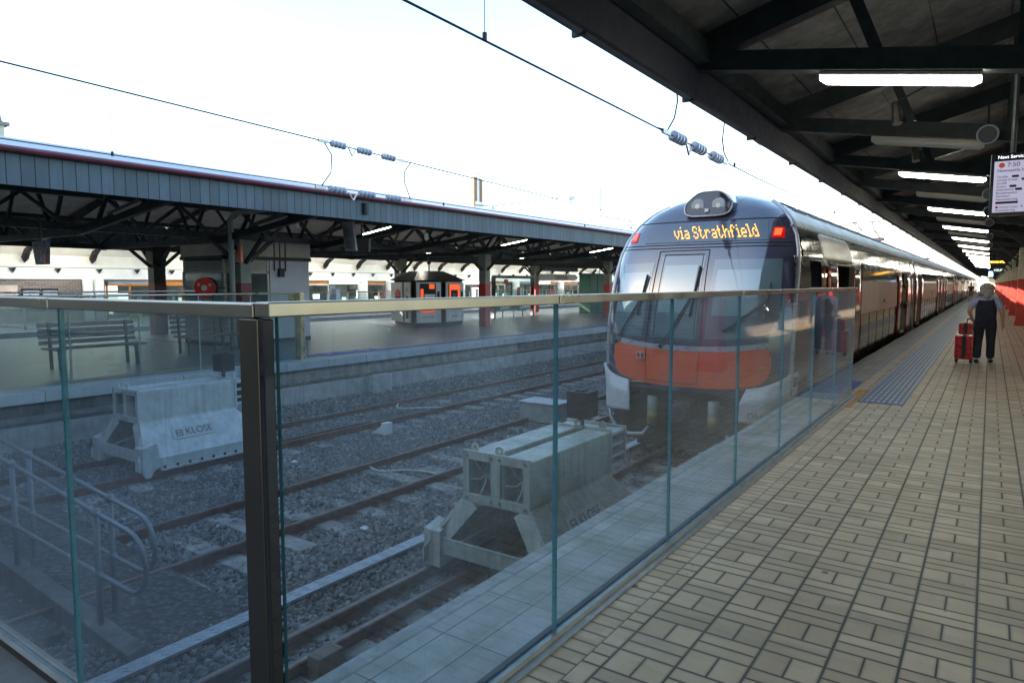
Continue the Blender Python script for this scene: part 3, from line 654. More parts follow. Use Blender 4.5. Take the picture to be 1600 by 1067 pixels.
for ch in 'via Strathfield':
    g_=FONT[ch]; used=[c for c in range(5) if any(r[c]=='X' for r in g_)]
    c0,c1=(min(used),max(used)) if used else (0,1)
    for r_,row in enumerate(g_):
        for c in range(c0,c1+1):
            if row[c]=='X':
                zz=2.515-r_*.030; P=Vector(front(x+(c-c0)*ps-(front(x,zz)[1]-front(x,2.42)[1])*.75,zz,.020)); m.obox(P,(ps*.40,0,0),(0,.002,0),(0,.0035,.0110))
    x+=(c1-c0+1)*ps+ps*1.1
m.build('display_text',m_led,train)
# tail lights
for s in(-1,1):
    xa,xb=CX+s*1.10,CX+s*1.27
    q=[(min(xa,xb),2.30),(max(xa,xb),2.30),(max(xa,xb)-(.03 if s>0 else 0),2.47),(min(xa,xb)+(.03 if s<0 else 0),2.47)]
    l=quadpatch('tail_light',q,emis('red lens',(.8,.008,.008),.10),.012,train,8,6)
    q2=[(CX+s*1.17-.045,2.34),(CX+s*1.17+.045,2.34),(CX+s*1.17+.045,2.45),(CX+s*1.17-.045,2.45)]
    quadpatch('lit_bulb',q2,emis('red bulb glow',(1,.045,.012),1.2),.018,l,6,6)
# silver rim along both edges
for s in(-1,1):
    P=[front(CX+s*Wd(z)*1.0,z,.0) for z in [-.05+i*.06 for i in range(51)]]
    m=MB(); m.tube([(a+s*.004,b+.01,c) for a,b,c in P],.034,8); m.build('edge_trim',m_silver,train,smooth=True)
# bumpers at the lower corners, wrapping round to the side
for s in(-1,1):
    def fn(u,v,s=s):
        # u along from inner front to side ; v from bottom to top
        if u<.7:
            k=u/.7; x=CX+s*(.90+(.0 if v<.6 else .05*(v-.6)/.4)+k*(1.5-.90)); 
            y=10.10+.06*k+.34*k**5; 
        else:
            k=(u-.7)/.3; x=CX+s*1.5; y=10.50+k*.55
        zt_=.05+.22*min(1,u/.7)**1.5; zb_=-.45
        z=zb_+(zt_-zb_)*v
        if v>.62: y+=(v-.62)*.30*(1 if u<.7 else 0)*(1-min(1,u/.7)**5)
        x-=s*(.02*(1-v))
        return (x,y,z)
    m=MB(); m.grid(fn,28,12,flip=s<0); 
    o=m.build('corner_bumper',m_bump,train,smooth=True); md=o.modifiers.new('t','SOLIDIFY'); md.thickness=.04; md.offset=-1
    if s>0:
        m=MB(); text(m,'D64',.13,(CX+s*1.13,10.085,-.33),(1,.06,0),(0,0,1),.004); m.build('unit_number',mat('grey number',(.12,.12,.12),.5,0,.05,5,0),o)
# coupler bay
m=MB(); m.box(CX-.90,CX+.90,10.55,10.62,-.95,.02); m.box(CX-1.40,CX+1.40,10.62,13.2,-1.0,-.40); m.build('headstock',m_dark,train)
m=MB(); m.box(CX-.92,CX+.92,10.22,10.55,-.03,.03); m.build('nose_lip',m_blackgloss,train,bevel=.01)
m=MB(); m.box(CX-.16,CX+.14,10.10,10.5,-.55,-.22); m.tube([(CX-.02,10.0,-.38),(CX-.02,10.12,-.38)],[.13,.16],14); m.bar((CX+.1,10.1,-.5),(CX+.22,10.05,-.78),.04,.06); m.build('coupler',mat('greasy coupler steel',(.09,.09,.10),.5,.6,.25,9,.3),train,bevel=.01)
m=MB(); m.tube([(CX-.02,9.99,-.38),(CX-.02,10.0,-.38)],.085,14); m.build('coupler_cone',m_black,train)
for x in(CX-.55,CX+.45):
    m=MB(); m.tube([(x,10.28,-.66),(x,10.28,-.20)],.085,14); c=m.build('air_reservoir',mat('cream reservoir',(.22,.23,.22),.5,0,.1,5,.05),train,smooth=True)
    m=MB(); m.tube([(x,10.28,-.60),(x,10.28,-.44)],.088,14); m.build('yellow_band',mat('yellow band',(.26,.22,.06),.5,0,.1,5,0),c,smooth=True)
for s in(-1,1):
    m=MB(); m.tube([(CX+s*1.34,10.35,-.44),(CX+s*1.32,10.32,-.62),(CX+s*1.18,10.28,-.80),(CX+s*.95,10.26,-.86),(CX+s*.72,10.28,-.84),(CX+s*.64,10.34,-.72)],.030,8); m.build('guard_pipe',m_silver,train,smooth=True)
m=MB(); m.tube([(CX-.6,10.4,-.74),(CX+.6,10.4,-.80)],.03,8); m.box(CX-.9,CX+.9,10.48,10.54,-1.05,-.9); m.build('obstacle_bar',m_dark,train)
for y in(12.4,14.9,26,28.4):
    for s in(-1,1):
        m=MB(); m.tube([(CX+s*.66,y,-.83),(CX+s*.80,y,-.83)],.42,24); m.build('wheel',m_rust,train)
# wipers
for (x0_,z0_,x1_,z1_,xa,za) in ((CX-.83,1.10,CX-.73,1.75,CX-1.22,.66),(CX+.05,1.10,CX+.13,1.88,CX-.40,.62),(CX+1.14,1.10,CX+1.20,1.62,CX+.6,.9)):
    m=MB(); A=Vector(front(x0_,z0_,.05)); B=Vector(front(x1_,z1_,.05)); m.tube([A,B],.018,6); w=m.build('wiper',m_black,train)
    C_=Vector(front(xa,za,.05)); m=MB(); m.tube([C_,(A+B)/2+Vector((0,-.02,0))],.010,6); m.tube([C_+Vector((.06,0,0)),(A+B)/2+Vector((.03,-.02,0))],.008,6); m.tube([C_,C_+Vector((0,.05,0))],.03,8); m.build('wiper_arm',m_black,w)
# light pod
P0=Vector(front(CX-.12,2.88,0))
m=MB(); pc=(CX+.04,0); 
ply=[]
for q in range(40):
    a_=2*math.pi*q/40; c_,s_=math.cos(a_),math.sin(a_)
    ex=.40*math.copysign(abs(c_)**.45,c_); ez=.19*math.copysign(abs(s_)**.55,s_)
    if ez>0: ex*=1-.42*(ez/.19)
    ply.append((ex,ez*1.12))
yp=lambda ez:10.92+(ez+.21)*.42
V=[];F=[];n=40
for (k_,dy) in ((.90,0),(1.,.035),(1.,.30),(.96,1.5)):
    for ex,ez in ply: V.append((pc[0]+ex*k_,yp(ez*k_)+dy,2.90+ez*k_))
for i in range(3):
    for q in range(n): F.append((i*n+q,i*n+(q+1)%n,(i+1)*n+(q+1)%n,(i+1)*n+q))
F.append(tuple(range(n-1,-1,-1)))
m.add(V,[f[::1] for f in F]); pd=m.build('light_pod',m_blackgloss,train)
rm=MB(); rm.tube([(pc[0]+ex*.97,yp(ez)+.01,2.90+ez*.97) for ex,ez in ply+ply[:1]],.014,6); rm.build('pod_rim',m_silver,pd,smooth=True)
for s in(-1,1):
    m=MB(); x=pc[0]+s*.17; m.tube([(x,11.02,2.875),(x,10.975,2.87)],[.115,.105],18); h=m.build('headlight',NT('headlight glass').pr(col=(.42,.46,.5),rough=.06,spec=1.,coat=1.),pd,smooth=False)
    m=MB(); m.tube([(x,10.974,2.86),(x,10.971,2.86)],.04,12); m.build('reflector',m_white,h)
m=MB(); m.box(pc[0]-.03,pc[0]+.03,10.925,10.97,2.76,2.81); m.build('marker_light',m_white,pd)
m=MB(); m.box(CX-.80,CX-.66,10.175,10.19,.40,.52); m.build('badge_plate',mat('badge grey',(.45,.45,.45),.4,0,.05,5,0),train)
m=MB(); m.box(CX-.785,CX-.745,10.168,10.174,.42,.50); m.box(CX-.72,CX-.675,10.168,10.174,.42,.50); m.build('badge_mark',mat('badge red',(.5,.05,.03),.4,0,.05,5,0),train)

# ---- car bodies
CARL=19.2; NC=9
def ystart(z,first):
    return front(CX+Wd(z),z)[1] if first else 0
def skin(m,s,ya,yb,za,zb,off=0.,first=False,nz=8,x=None):
    """side or roof skin between heights za..zb from ya to yb"""
    def fn(u,v):
        z=za+(zb-za)*v; w=Wd(z)+off; y=ya+(yb-ya)*u
        if first and u==0: y=front(CX+Wd(z),z)[1]+.01
        return (CX+s*w,y,z)
    m.grid(fn,6,nz,flip=(s<0))
ZS,ZR=-.50,2.12   # side skin from sole bar to cantrail
m_roofdark=mat('black roof slots',(.02,.02,.025),.5,0,.1,5,0)
m_cant=stainless('curved stainless shoulder',(.24,.225,.20),.12)
def car(k):
    first=k==0; ya=(10.5 if first else 10.2+9.0+k*CARL-9.0+.0) if True else 0
    ya=10.2+k*CARL+(0 if first else .06); yb=10.2+(k+1)*CARL-.06
    if first: ya=10.7
    # side facing our platform: openings for doors
    dA=(ya+3.2,ya+5.05) if first else (ya+1.5,ya+3.3)
    dB=(yb-4.3,yb-2.5)
    body=MB()
    segs=[(ya,dA[0]),(dA[1],dB[0]),(dB[1],yb)]
    if first:
        cd=(11.75,12.6)
        segs=[(ya,cd[0]),(cd[1],dA[0]),(dA[1],dB[0]),(dB[1],yb)]
    for i,(a,b) in enumerate(segs): skin(body,1,a,b,ZS,1.98,first=first and i==0)
    skin(body,1,ya,yb,1.98,2.12,first=first,nz=3)
    skin(body,-1,ya,yb,ZS,2.12,first=first)
    # floor, ends, ceiling
    body.box(CX-1.45,CX+1.45,ya+(.5 if first else 0),yb,ZS-.1,ZS)
    bo=body.build('car_body',m_side,train,smooth=True)
    sh=MB(); skin(sh,1,ya,yb,2.121,2.50,first=first,nz=8); skin(sh,-1,ya,yb,2.121,2.50,first=first,nz=8); sh.build('roof_shoulder',m_cant,train,smooth=True)
    r=MB()
    def rf(u,v):
        y=ya+(yb-ya)*u; n=24; a=-1+2*v
        # param along roof arc from -w(2.5) to w(2.5)
        import math as _m
        w25=Wd(2.5); x=w25*_m.sin(a*_m.pi/2*.999); 
        # height by inverse profile
        ax=abs(x); z=TOPZ
        for (z0,w0),(z1,w1) in zip(PROF,PROF[1:]):
            if w1<=ax<=w0 and z0>=2.35: z=z0+(z1-z0)*(w0-ax)/(w0-w1) if w0>w1 else z0
        z=max(z,2.5)
        if first and u==0: y=front(CX+x*.999,min(z,TOPZ-.001))[1]+.012
        return (CX+x,y,z)
    r.grid(rf,6,32); r.build('roof',m_roofT,train,smooth=True)
    # roof slots and equipment on top
    sl_=MB()
    for q,(w0,z0) in enumerate(((1.02,2.872),(.93,2.93),(.83,2.99),(.70,3.04),(.56,3.09))):
        y=ya+(1.6 if first else 1.0)
        while y<yb-1.5:
            L=2.0 if (q+int(y))%2 else 1.3
            if k<4: sl_.obox((CX+w0,y+L/2,z0),(.018,0,-.012),(0,L/2-.12,0),(.004,0,.008))
            y+=L
    if k<4: sl_.build('roof_slots',m_roofdark,train)
    # gutter line
    gt=MB(); gt.tube([(CX+Wd(2.5)+.008,ya+(.35 if first else 0),2.5),(CX+Wd(2.5)+.008,yb,2.5)],.018,6); gt.build('roof_gutter',m_silver,train)
    # beige panels and windows between doors
    a,b=dA[1]+1.25,dB[0]-.95
    def sp(nm,mt,y0,y1,z0,z1,off,par=train,nz=5):
        m=MB(); skin(m,1,y0,y1,z0,z1,off,nz=nz); o=m.build(nm,mt,par,smooth=True); 
        return o
    pn=sp('side_panel',m_panel,a,b-.02,.93,1.66,.008)
    sp('upper_window',m_win,a+.1,b-.05,1.70,2.06,.006)
    if k<4:
        sp('lower_window',m_win,a+.1,b-.05,.22,.66,.006)
        yy=a
        ms=MB()
        while yy<b:
            ms.box(CX+1.497,CX+1.504,yy,yy+.012,-.45,.92); yy+=1.35
        ms.build('body_joints',m_dark,train)
    # decorative human figures + word on panel
    lg=MB(); yc=(a+b)/2
    for j,dy in enumerate((-.45,-.2,.0)):
        lg.box(CX+1.5105,CX+1.513,yc+dy-.04,yc+dy+.04,1.08+.03*j,1.32+.04*j); lg.tube([(CX+1.511,yc+dy,1.38+.04*j),(CX+1.514,yc+dy,1.38+.04*j)],.04,10)
    if k<3: lg.build('panel_figures',m_white,pn)
    if k<2:
        lt=MB(); text(lt,'Intercity',.13,(CX+1.512,yc+.42,1.16),(0,1,0),(0,0,1),.001); lt.build('panel_lettering',m_dark,pn)
    # doors : leaves slid open on the outside
    for di,(d0,d1) in enumerate((dA,dB)):
        dm=MB(); 
        for (u0,u1,c) in ((d0-.80,d0-.02,0),(d1+.02,d1+.80,0)):
            pass
        for (u0,u1) in ((d0-.80,d0-.02),(d1+.02,d1+.80)):
            l=MB(); skin(l,1,u0,u1,-.02,1.92,.045,nz=8); lo=l.build('door_leaf',m_doorred if True else m_side,train,smooth=True)
            md=lo.modifiers.new('s','SOLIDIFY'); md.thickness=.035; md.offset=-1
            if k<4:
                g2=MB(); skin(g2,1,u0+.16,u1-.16,.82,1.72,.050,nz=5); g2.build('door_window',m_win,lo,smooth=True)
                if k<2:
                    g3=MB(); skin(g3,1,u0,u1,1.20,1.91,.0475,nz=5)
        fr_=MB(); fr_.box(CX+1.42,CX+1.50,d0-.03,d0,-.04,1.98); fr_.box(CX+1.42,CX+1.50,d1,d1+.03,-.04,1.98); fr_.box(CX+1.42,CX+1.485,d0,d1,1.95,1.98); fr_.build('door_frame',m_steel,train)
        # vestibule: floor, back wall, handrail
        vb=MB(); vb.box(CX-1.3,CX+1.44,d0-.6,d1+.6,-.06,-.02); vb.box(CX-1.34,CX-1.3,d0-.6,d1+.6,-.02,2.05); vb.box(CX-1.3,CX+1.42,d0-.64,d0-.6,-.02,2.05); vb.box(CX-1.3,CX+1.42,d1+.6,d1+.64,-.02,2.05); vb.box(CX-1.3,CX+1.42,d0-.6,d1+.6,2.05,2.08)
        if k<5: vb.build('vestibule',mat('vestibule grey',(.10,.10,.10),.6,0,.1,4,0),train)
        if k<3:
            hp=MB(); hp.tube([(CX+1.25,d0+.25,-.02),(CX+1.25,d0+.25,2.0)],.018,8); hp.build('grab_pole',mat('yellow pole',(.6,.5,.08),.4,0,.05,3,0),train)
            yl=MB(); yl.box(CX+1.40,CX+1.50,d0,d1,-.019,-.010); yl.build('door_sill',mat('pale sill',(.5,.5,.42),.5,0,.1,4,0),train)
    if first:
        # white bulged cover above the first door, name lettering, cab door
        wc=MB(); y0_,y1_=dA[0]-1.15,dA[1]+.05
        def wf(u,v):
            y=y0_+(y1_-y0_)*u; z=2.02+.46*v; e=min(u,1-u)*(y1_-y0_); r_=.28; 
            if v>.5 and e<r_: z=2.02+.46*(.5+(v-.5)*math.sqrt(max(0,1-((r_-e)/r_)**2)))
            return (CX+Wd(z)+.02,y,z)
        wc.grid(wf,30,10); o=wc.build('door_header_cover',mat('cream cover panel',(.62,.60,.54),.35,0,.05,2,.03),train,smooth=True); md=o.modifiers.new('s','SOLIDIFY'); md.thickness=.05; md.offset=-1
        bd=MB(); skin(bd,1,11.25,y0_-.02,2.02,2.42,.012,nz=6); nb=bd.build('name_board',m_blackgloss,train,smooth=True)
        lt=MB(); text(lt,'MARIYUNG',.16,(CX+1.415,12.0,2.27),(0,1,0),(-.25,0,1),.002); lt.build('name_lettering',mat('white lettering',(.6,.6,.6),.5,0,.02,3,0),nb)
        cv=MB(); cv.box(CX+.6,CX+1.42,cd[0]-.3,cd[0]-.26,-.02,2.0); cv.box(CX+.2,CX+.24,cd[0]-.3,cd[1]+.3,-.02,2.0); cv.box(CX+.24,CX+1.44,cd[0]-.3,cd[1]+.3,-.08,-.02); cv.box(CX+.24,CX+1.42,cd[1]+.26,cd[1]+.3,-.02,2.0); cv.build('cab_interior',mat('cab dark interior',(.06,.065,.07),.6,0,.1,4,0),train)
        mm=MB(); mm.box(CX+1.49,CX+1.56,11.15,11.24,.95,1.35); mm.build('side_camera',m_black,train,bevel=.02)
        bk=MB(); skin(bk,1,10.62,11.02,.05,2.02,.006,first=False,nz=6); bk.build('corner_glazing',m_blackgloss,train,smooth=True)
        lt_=MB(); lt_.tube([(CX+1.502,12.85,1.75),(CX+1.515,12.85,1.75)],.03,10); lt_.build('door_lamp',emis('warm door lamp',(1,.8,.5),2),train)
    # gangway
    if k<NC-1:
        gw=MB(); gw.box(CX-1.2,CX+1.2,yb,yb+.12,-.4,2.6); gw.build('gangway',m_black,train)
        st=MB(); st.tube([(CX+1.53,yb-.06,-.45),(CX+1.53,yb-.06,2.1),(CX+1.40,yb-.06,2.5)],.028,6); st.build('end_pillar',m_silver,train)
    # underframe shadow gap
    uf=MB(); uf.box(CX-1.25,CX+1.25,ya+1.5,yb,-1.1,ZS-.101); uf.build('underframe',m_dark,train)
for k in range(NC): car(k)
# pantograph-like aerials / equipment on the roof
for y in(27.2,49.5):
    m=MB(); m.bar((CX-.6,y,3.20),(CX-.2,y+1.5,3.62),.03,.03); m.bar((CX+.6,y,3.20),(CX+.2,y+1.5,3.62),.03,.03); m.bar((CX-.2,y+1.5,3.62),(CX-.3,y+.2,3.80),.03,.03); m.bar((CX+.2,y+1.5,3.62),(CX+.3,y+.2,3.80),.03,.03)
    m.tube([(CX-.8,y+.2,3.72),(CX-.5,y+.2,3.80),(CX+.5,y+.2,3.80),(CX+.8,y+.2,3.72)],.02,6); m.box(CX-.7,CX+.7,y-.2,y+.4,3.12,3.22); m.build('pantograph',m_wire,train)
# ------------------------------------------------------------------ near platform canopy
def boards(name,col,pitch):
    t=NT(name); P=t.obj(); s=t.xyz(P); y=t.M('ADD',s[1],400.); f=t.M('MODULO',y,pitch); idx=t.M('FLOOR',t.M('DIVIDE',y,pitch))
    d=t.M('MINIMUM',f,t.M('SUBTRACT',pitch,f)); w=t.white(t.comb(idx,0.,0.))
    n=t.noise(t.scale(P,(3,3,.8)),3,5); c=t.mix(w,tuple(k*.80 for k in col),tuple(k*1.12 for k in col)); c=t.mix(t.ramp(n,.4,.75,0,.5),c,tuple(k*.6 for k in col))
    j=t.ramp(d,.005,.010,1,0); c=t.mix(j,c,tuple(k*.15 for k in col)); t.pr(col=c,rough=.65); t.bump(t.M('SUBTRACT',t.M('MULTIPLY',n,.2),j),.6,.01); return t.m
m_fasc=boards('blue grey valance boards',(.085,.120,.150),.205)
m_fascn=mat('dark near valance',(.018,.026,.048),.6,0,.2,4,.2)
can=thing('platform_canopy','dark steel framed canopy over the platform on the right, seen from below','canopy',(1.05,0,0))
YA,YB=-9,235
rz=lambda x:3.88+.265*(x+2.3) if x<1.05 else 3.88+.265*3.35-.265*(x-1.05)
m=MB(); m.add([(-2.36,YA,rz(-2.36)),(1.05,YA,rz(1.05)),(1.05,YB,rz(1.05)),(-2.36,YB,rz(-2.36)),(4.46,YA,rz(4.46)),(4.46,YB,rz(4.46)),
 (-2.36,YA,rz(-2.36)+.05),(1.05,YA,rz(1.05)+.05),(1.05,YB,rz(1.05)+.05),(-2.36,YB,rz(-2.36)+.05),(4.46,YA,rz(4.46)+.05),(4.46,YB,rz(4.46)+.05)],
 [(0,3,2,1),(1,2,5,4),(6,7,8,9),(7,10,11,8),(0,6,9,3),(4,5,11,10)]); roof_n=m.build('roof_sheet',m_soffit,can)
for i,x in enumerate((-1.95,-1.3,-.62,.05,.72)):
    m=MB(); m.box(x-.004,x+.004,YA,90,rz(x)-.012,rz(x)-.0005); m.build('lining_joint',m_black,roof_n)
for s in(-1,1):
    xe=-2.36 if s<0 else 4.46
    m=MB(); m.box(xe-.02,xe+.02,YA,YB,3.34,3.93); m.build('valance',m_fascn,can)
    m=MB(); m.tube([(xe+s*.075,YA,3.385),(xe+s*.075,YB,3.385)],.05,10); m.build('gutter',mat('dull gutter metal',(.16,.18,.22),.4,.4,.15,3,.05),can,smooth=True)
    for k in range(22):
        m=MB(); m.box(xe+s*.02,xe+s*.135,2.2+k*2.1,2.23+k*2.1,3.325,3.45); m.build('gutter_bracket',m_steelframe,can)
m=MB(); m.box(-2.32,-2.20,YA,YB,3.62,3.80); m.build('edge_beam',m_steelframe,can)
for x in (1.05,):
    m=MB(); m.box(x-.06,x+.06,YA,YB,3.0,3.12); m.box(x-.05,x+.05,YA,YB,4.45,4.6); m.build('spine_girder',m_steelframe,can)
ck=lambda x:3.465-.17*(x+1.65)
ty=[.3+3.05*k for k in range(0,66)]
for k,y in enumerate(ty):
    m=MB()
    m.bar((-2.3,y,ck(-2.3)+.085),(1.05,y,ck(1.05)+.085),.13,.17,up=(0,0,1))
    m.bar((-2.3,y,rz(-2.3)-.12),(1.0,y,rz(1.0)-.12),.15,.23)
    m.bar((4.4,y,ck(-2.3)+.085),(1.05,y,ck(1.05)+.085),.13,.17); m.bar((4.4,y,rz(4.4)-.10),(1.1,y,rz(1.1)-.10),.10,.18)
    m.bar((-.85,y,ck(-.85)+.17),(-1.05,y,rz(-1.05)-.2),.09,.08,up=(0,1,0)); m.bar((.12,y,ck(.12)+.17),(.12,y,rz(.12)-.15),.08,.09,up=(0,1,0));
    # lattice cross bracing to the edge
    m.bar((-2.25,y,3.72),(-1.75,y,ck(-1.75)+.1),.07,.09,up=(0,1,0))
    if k<70: m.build('roof_truss',m_steelframe,can)
for k in range(-1,20):
    y=33-2*10.3+10.3*k
    if y<-8: continue
    m=MB(); m.box(.86,1.24,y-.16,y+.16,1.8,3.0); c=m.build('column',m_cream,can,bevel=.01)
    m=MB(); m.box(.855,1.245,y-.165,y+.165,.0,1.8); m.box(.82,1.28,y-.2,y+.2,0,.18); m.build('painted_base',m_maroonsun,c,bevel=.01)
    m=MB(); m.bar((1.05,y-.16,2.5),(1.05,y-.9,3.02),.08,.08); m.bar((1.05,y+.16,2.5),(1.05,y+.9,3.02),.08,.08); m.bar((.86,y,2.45),(.2,y,3.1),.08,.08,up=(0,1,0)); m.build('knee_brace',m_steelframe,c)
# lamps under the near canopy
def lamp(a,b,lit,label,group,w=.09,cas=None):
    a=Vector(a);b=Vector(b); mid=(a+b)/2
    t=thing('fluorescent_light',label,'ceiling light',mid,group)
    m=MB(); m.bar(a+Vector((0,0,.045)),b+Vector((0,0,.045)),w,.03); m.build('casing',m_tubecream if not lit else m_tubeoff,t,bevel=.006)
    d=(b-a).normalized(); m=MB(); 
    pr=[(-w*.46,.03),(-w*.42,-.01),(-w*.25,-.035),(w*.25,-.035),(w*.42,-.01),(w*.46,.03)]
    V=[]; 
    for q,e in((a,.0),(a+d*.05,1),(b-d*.05,1),(b,0)):
        for (u_,v_) in pr: V.append(q+Vector((0,1,0))*u_*(1 if e else .95)+Vector((0,0,v_ if e else max(v_,-.005))))
    n=6;F=[]
    for i in range(3):
        for k in range(n-1): F.append((i*n+k,i*n+k+1,(i+1)*n+k+1,(i+1)*n+k))
    F+=[tuple(range(n)),tuple(3*n+k for k in range(n-1,-1,-1))]
    m.add(V,F); m.build('lit_diffuser' if lit else 'diffuser',m_tube if lit else (m_tubecream if cas else m_tubeoff),t)
    return t
for k in range(26):
    y=6.4+3.05*k; lit=k%2==0
    z=lambda x:ck(x)-.07
    xa,xb=(-1.27,-.13)
    lamp((xa,y,z(xa)),(xb,y,z(xb)),lit,('bright white tube light' if lit else 'unlit grey tube light')+' under the right hand canopy, %s from the camera'%ORD[k].replace('nearest','first'),'tube lights under the near canopy')
def cyl_speaker(x,y,z,lab,g):
    t=thing('loudspeaker',lab,'loudspeaker',(x,y,z),g)
    m=MB(); m.tube([(x,y-.12,z-.02),(x,y+.10,z+.03)],[.10,.105],16); m.build('housing',m_porc,t,smooth=False)
    m=MB(); m.tube([(x,y-.13,z-.022),(x,y-.121,z-.02)],.085,16); m.build('grille',mat('speaker grille',(.07,.075,.08),.6,0,.1,30,.2),t)
    m=MB(); m.tube([(x,y,z+.08),(x,y,z+.3)],.012,6); m.build('hanger',m_steelframe,t)
for i,y in enumerate((8.9,14.7,18.2,21.3,27.4,33.5)): cyl_speaker(-.10,y,3.17-.0,'grey round loudspeaker hanging beside the tube lights, %s from the camera'%ORD[i].replace('nearest','first'),'round loudspeakers under the near canopy')
for i,(x,y) in enumerate(((-.83,7.6),(-.86,10.0))):
    t=thing('spotlight','small silver spot lamp hanging from the canopy %s'%('before the second tube light' if i==0 else 'just behind the second tube light'),'spot lamp',(x,y,3.25),'small spot lamps')
    m=MB(); m.tube([(x,y,3.33),(x+.03,y-.05,3.12)],[.035,.045],12); m.build('barrel',m_steel,t); m=MB(); m.bar((x,y,3.33),(x+.22,y+.25,3.50),.015,.015); m.build('arm',m_steelframe,t)
# departure screen
m_scr=emis('screen glow',(.58,.56,.74),.15); m_ink=mat('screen ink',(.01,.01,.02),.5,0,.0,5,0); m_txtw=emis('white screen text',(.9,.9,1),.5)
t=thing('departure_screen','hanging departure screen listing the 7:50 Newcastle train at the right edge','departure screen',(.45,7.0,2.2))
m=MB(); m.box(-.045,.93,7.0,7.09,2.165,2.67); cs=m.build('casing',m_blackgloss,t,bevel=.006)
m=MB(); m.box(-.02,.905,6.994,6.999,2.19,2.605); sc=m.build('screen',m_scr,t)
for hx in(.1,.8): m=MB(); m.tube([(hx,7.05,2.67),(hx,7.05,3.3)],.02,8); m.build('hanger',m_steelframe,t)
hd=MB(); text(hd,'Next Services',.036,(.0,6.997,2.637),(1,0,0),(0,0,1),.001,'LEFT'); text(hd,'7:44',.036,(.18,6.997,2.637),(1,0,0),(0,0,1),.001,'LEFT') if False else None
hd.build('heading_text',m_txtw,t)
tx=MB(); T_=lambda s_,sz,x,z: text(tx,s_,sz,(x,6.992,z),(1,0,0),(0,0,1),.0008,'LEFT')
T_('7:50',.050,.065,2.572); T_('Newcastle Intg',.036,.0,2.528)
zz=2.478; tags=MB()
for nm,bw in (('Teralba',.045),('Cockle Creek',.045),('Cardiff',0),('Kotara',.045),('Adamstown',.045),('Broadmeadow',0),('Hamilton',0),('Newcastle Intg',0)):
    T_(nm,.0245,.0,zz); 
    if bw: x0=.012+len(nm)*.0128; tags.box(x0,x0+bw,6.990,6.993,zz-.009,zz+.009)
    zz-=.0262
tags.box(0,.15,6.990,6.993,zz-.009,zz+.009)
T_('Central Coast',.022,.025,2.232); T_('8',.024,.17,2.234); T_('12',.024,.23,2.234); T_('Newcastle Intg',.022,.0,2.206) ; T_('3 min',.030,.215,2.29)
tx.build('timetable_text',m_ink,sc); tags.build('stop_tags',m_ink,sc)
m=MB(); m.tube([(.03,6.990,2.572),(.03,6.9935,2.572)],.021,16); m.build('line_symbol',mat('line symbol orange',(.6,.08,.02),.5,0,0,5,0),sc)
m=MB(); m.tube([(.01,6.990,2.232),(.01,6.9935,2.232)],.010,12); m.build('line_symbol',mat('line symbol red',(.6,.02,.03),.5,0,0,5,0),sc)
# far signs under near canopy
t=thing('led_sign','amber scrolling display hanging under the canopy far along the platform','led sign',(.2,44,2.76))
m=MB(); m.box(-.16,.62,44,44.1,2.65,2.84); m.build('casing',m_black,t); m=MB(); text(m,'NEWCASTLE',.13,(.23,43.99,2.745),(1,0,0),(0,0,1),.002); m.build('amber_text',emis('amber sign',(1,.45,.05),3),t)
m=MB(); m.tube([(.2,44.05,2.84),(.2,44.05,3.4)],.02,6); m.build('hanger',m_steelframe,t)
t=thing('help_sign','small green HELP sign hanging below the amber display','sign',(.3,42,2.3))
m=MB(); m.box(.05,.50,42,42.06,2.16,2.42); m.build('panel',m_green,t); m=MB(); text(m,'HELP',.15,(.27,41.99,2.29),(1,0,0),(0,0,1),.002); m.build('lettering',m_txtw,t); m=MB(); m.tube([(.3,42.03,2.42),(.3,42.03,3.4)],.015,6); m.build('hanger',m_steelframe,t)
t=thing('small_monitor','small pale blue monitor hanging left of the HELP sign','monitor',(0,48,2.2))
m=MB(); m.box(-.15,.12,48,48.08,2.0,2.36); m.build('casing',m_black,t); m=MB(); m.box(-.13,.10,47.99,47.999,2.02,2.34); m.build('screen',emis('blue screen',(.3,.45,.8),.8),t); m=MB(); m.tube([(0,48.04,2.36),(0,48.04,3.4)],.015,6); m.build('hanger',m_steelframe,t)
# unseen brick block added beyond the columns to darken the train's reflections
sb=thing('reflection_blocker','long unseen brown brick block added beyond the canopy columns to darken reflections','light blocker',(3,20,0))
m=MB(); m.box(2.9,6.5,14,90,0,3.3); m.build('wall',brick(),sb)
for k in range(8):
    y=17+k*8.6; m=MB(); m.box(2.86,2.899,y,y+1.6,.9,2.4); w=m.build('window',m_win,sb); m=MB(); m.box(2.84,2.9,y-.08,y,.85,2.45); m.box(2.84,2.9,y+1.6,y+1.68,.85,2.45); m.box(2.84,2.9,y,y+1.6,2.4,2.46); m.box(2.84,2.9,y,y+1.6,.84,.9); m.build('frame',m_cream,w)

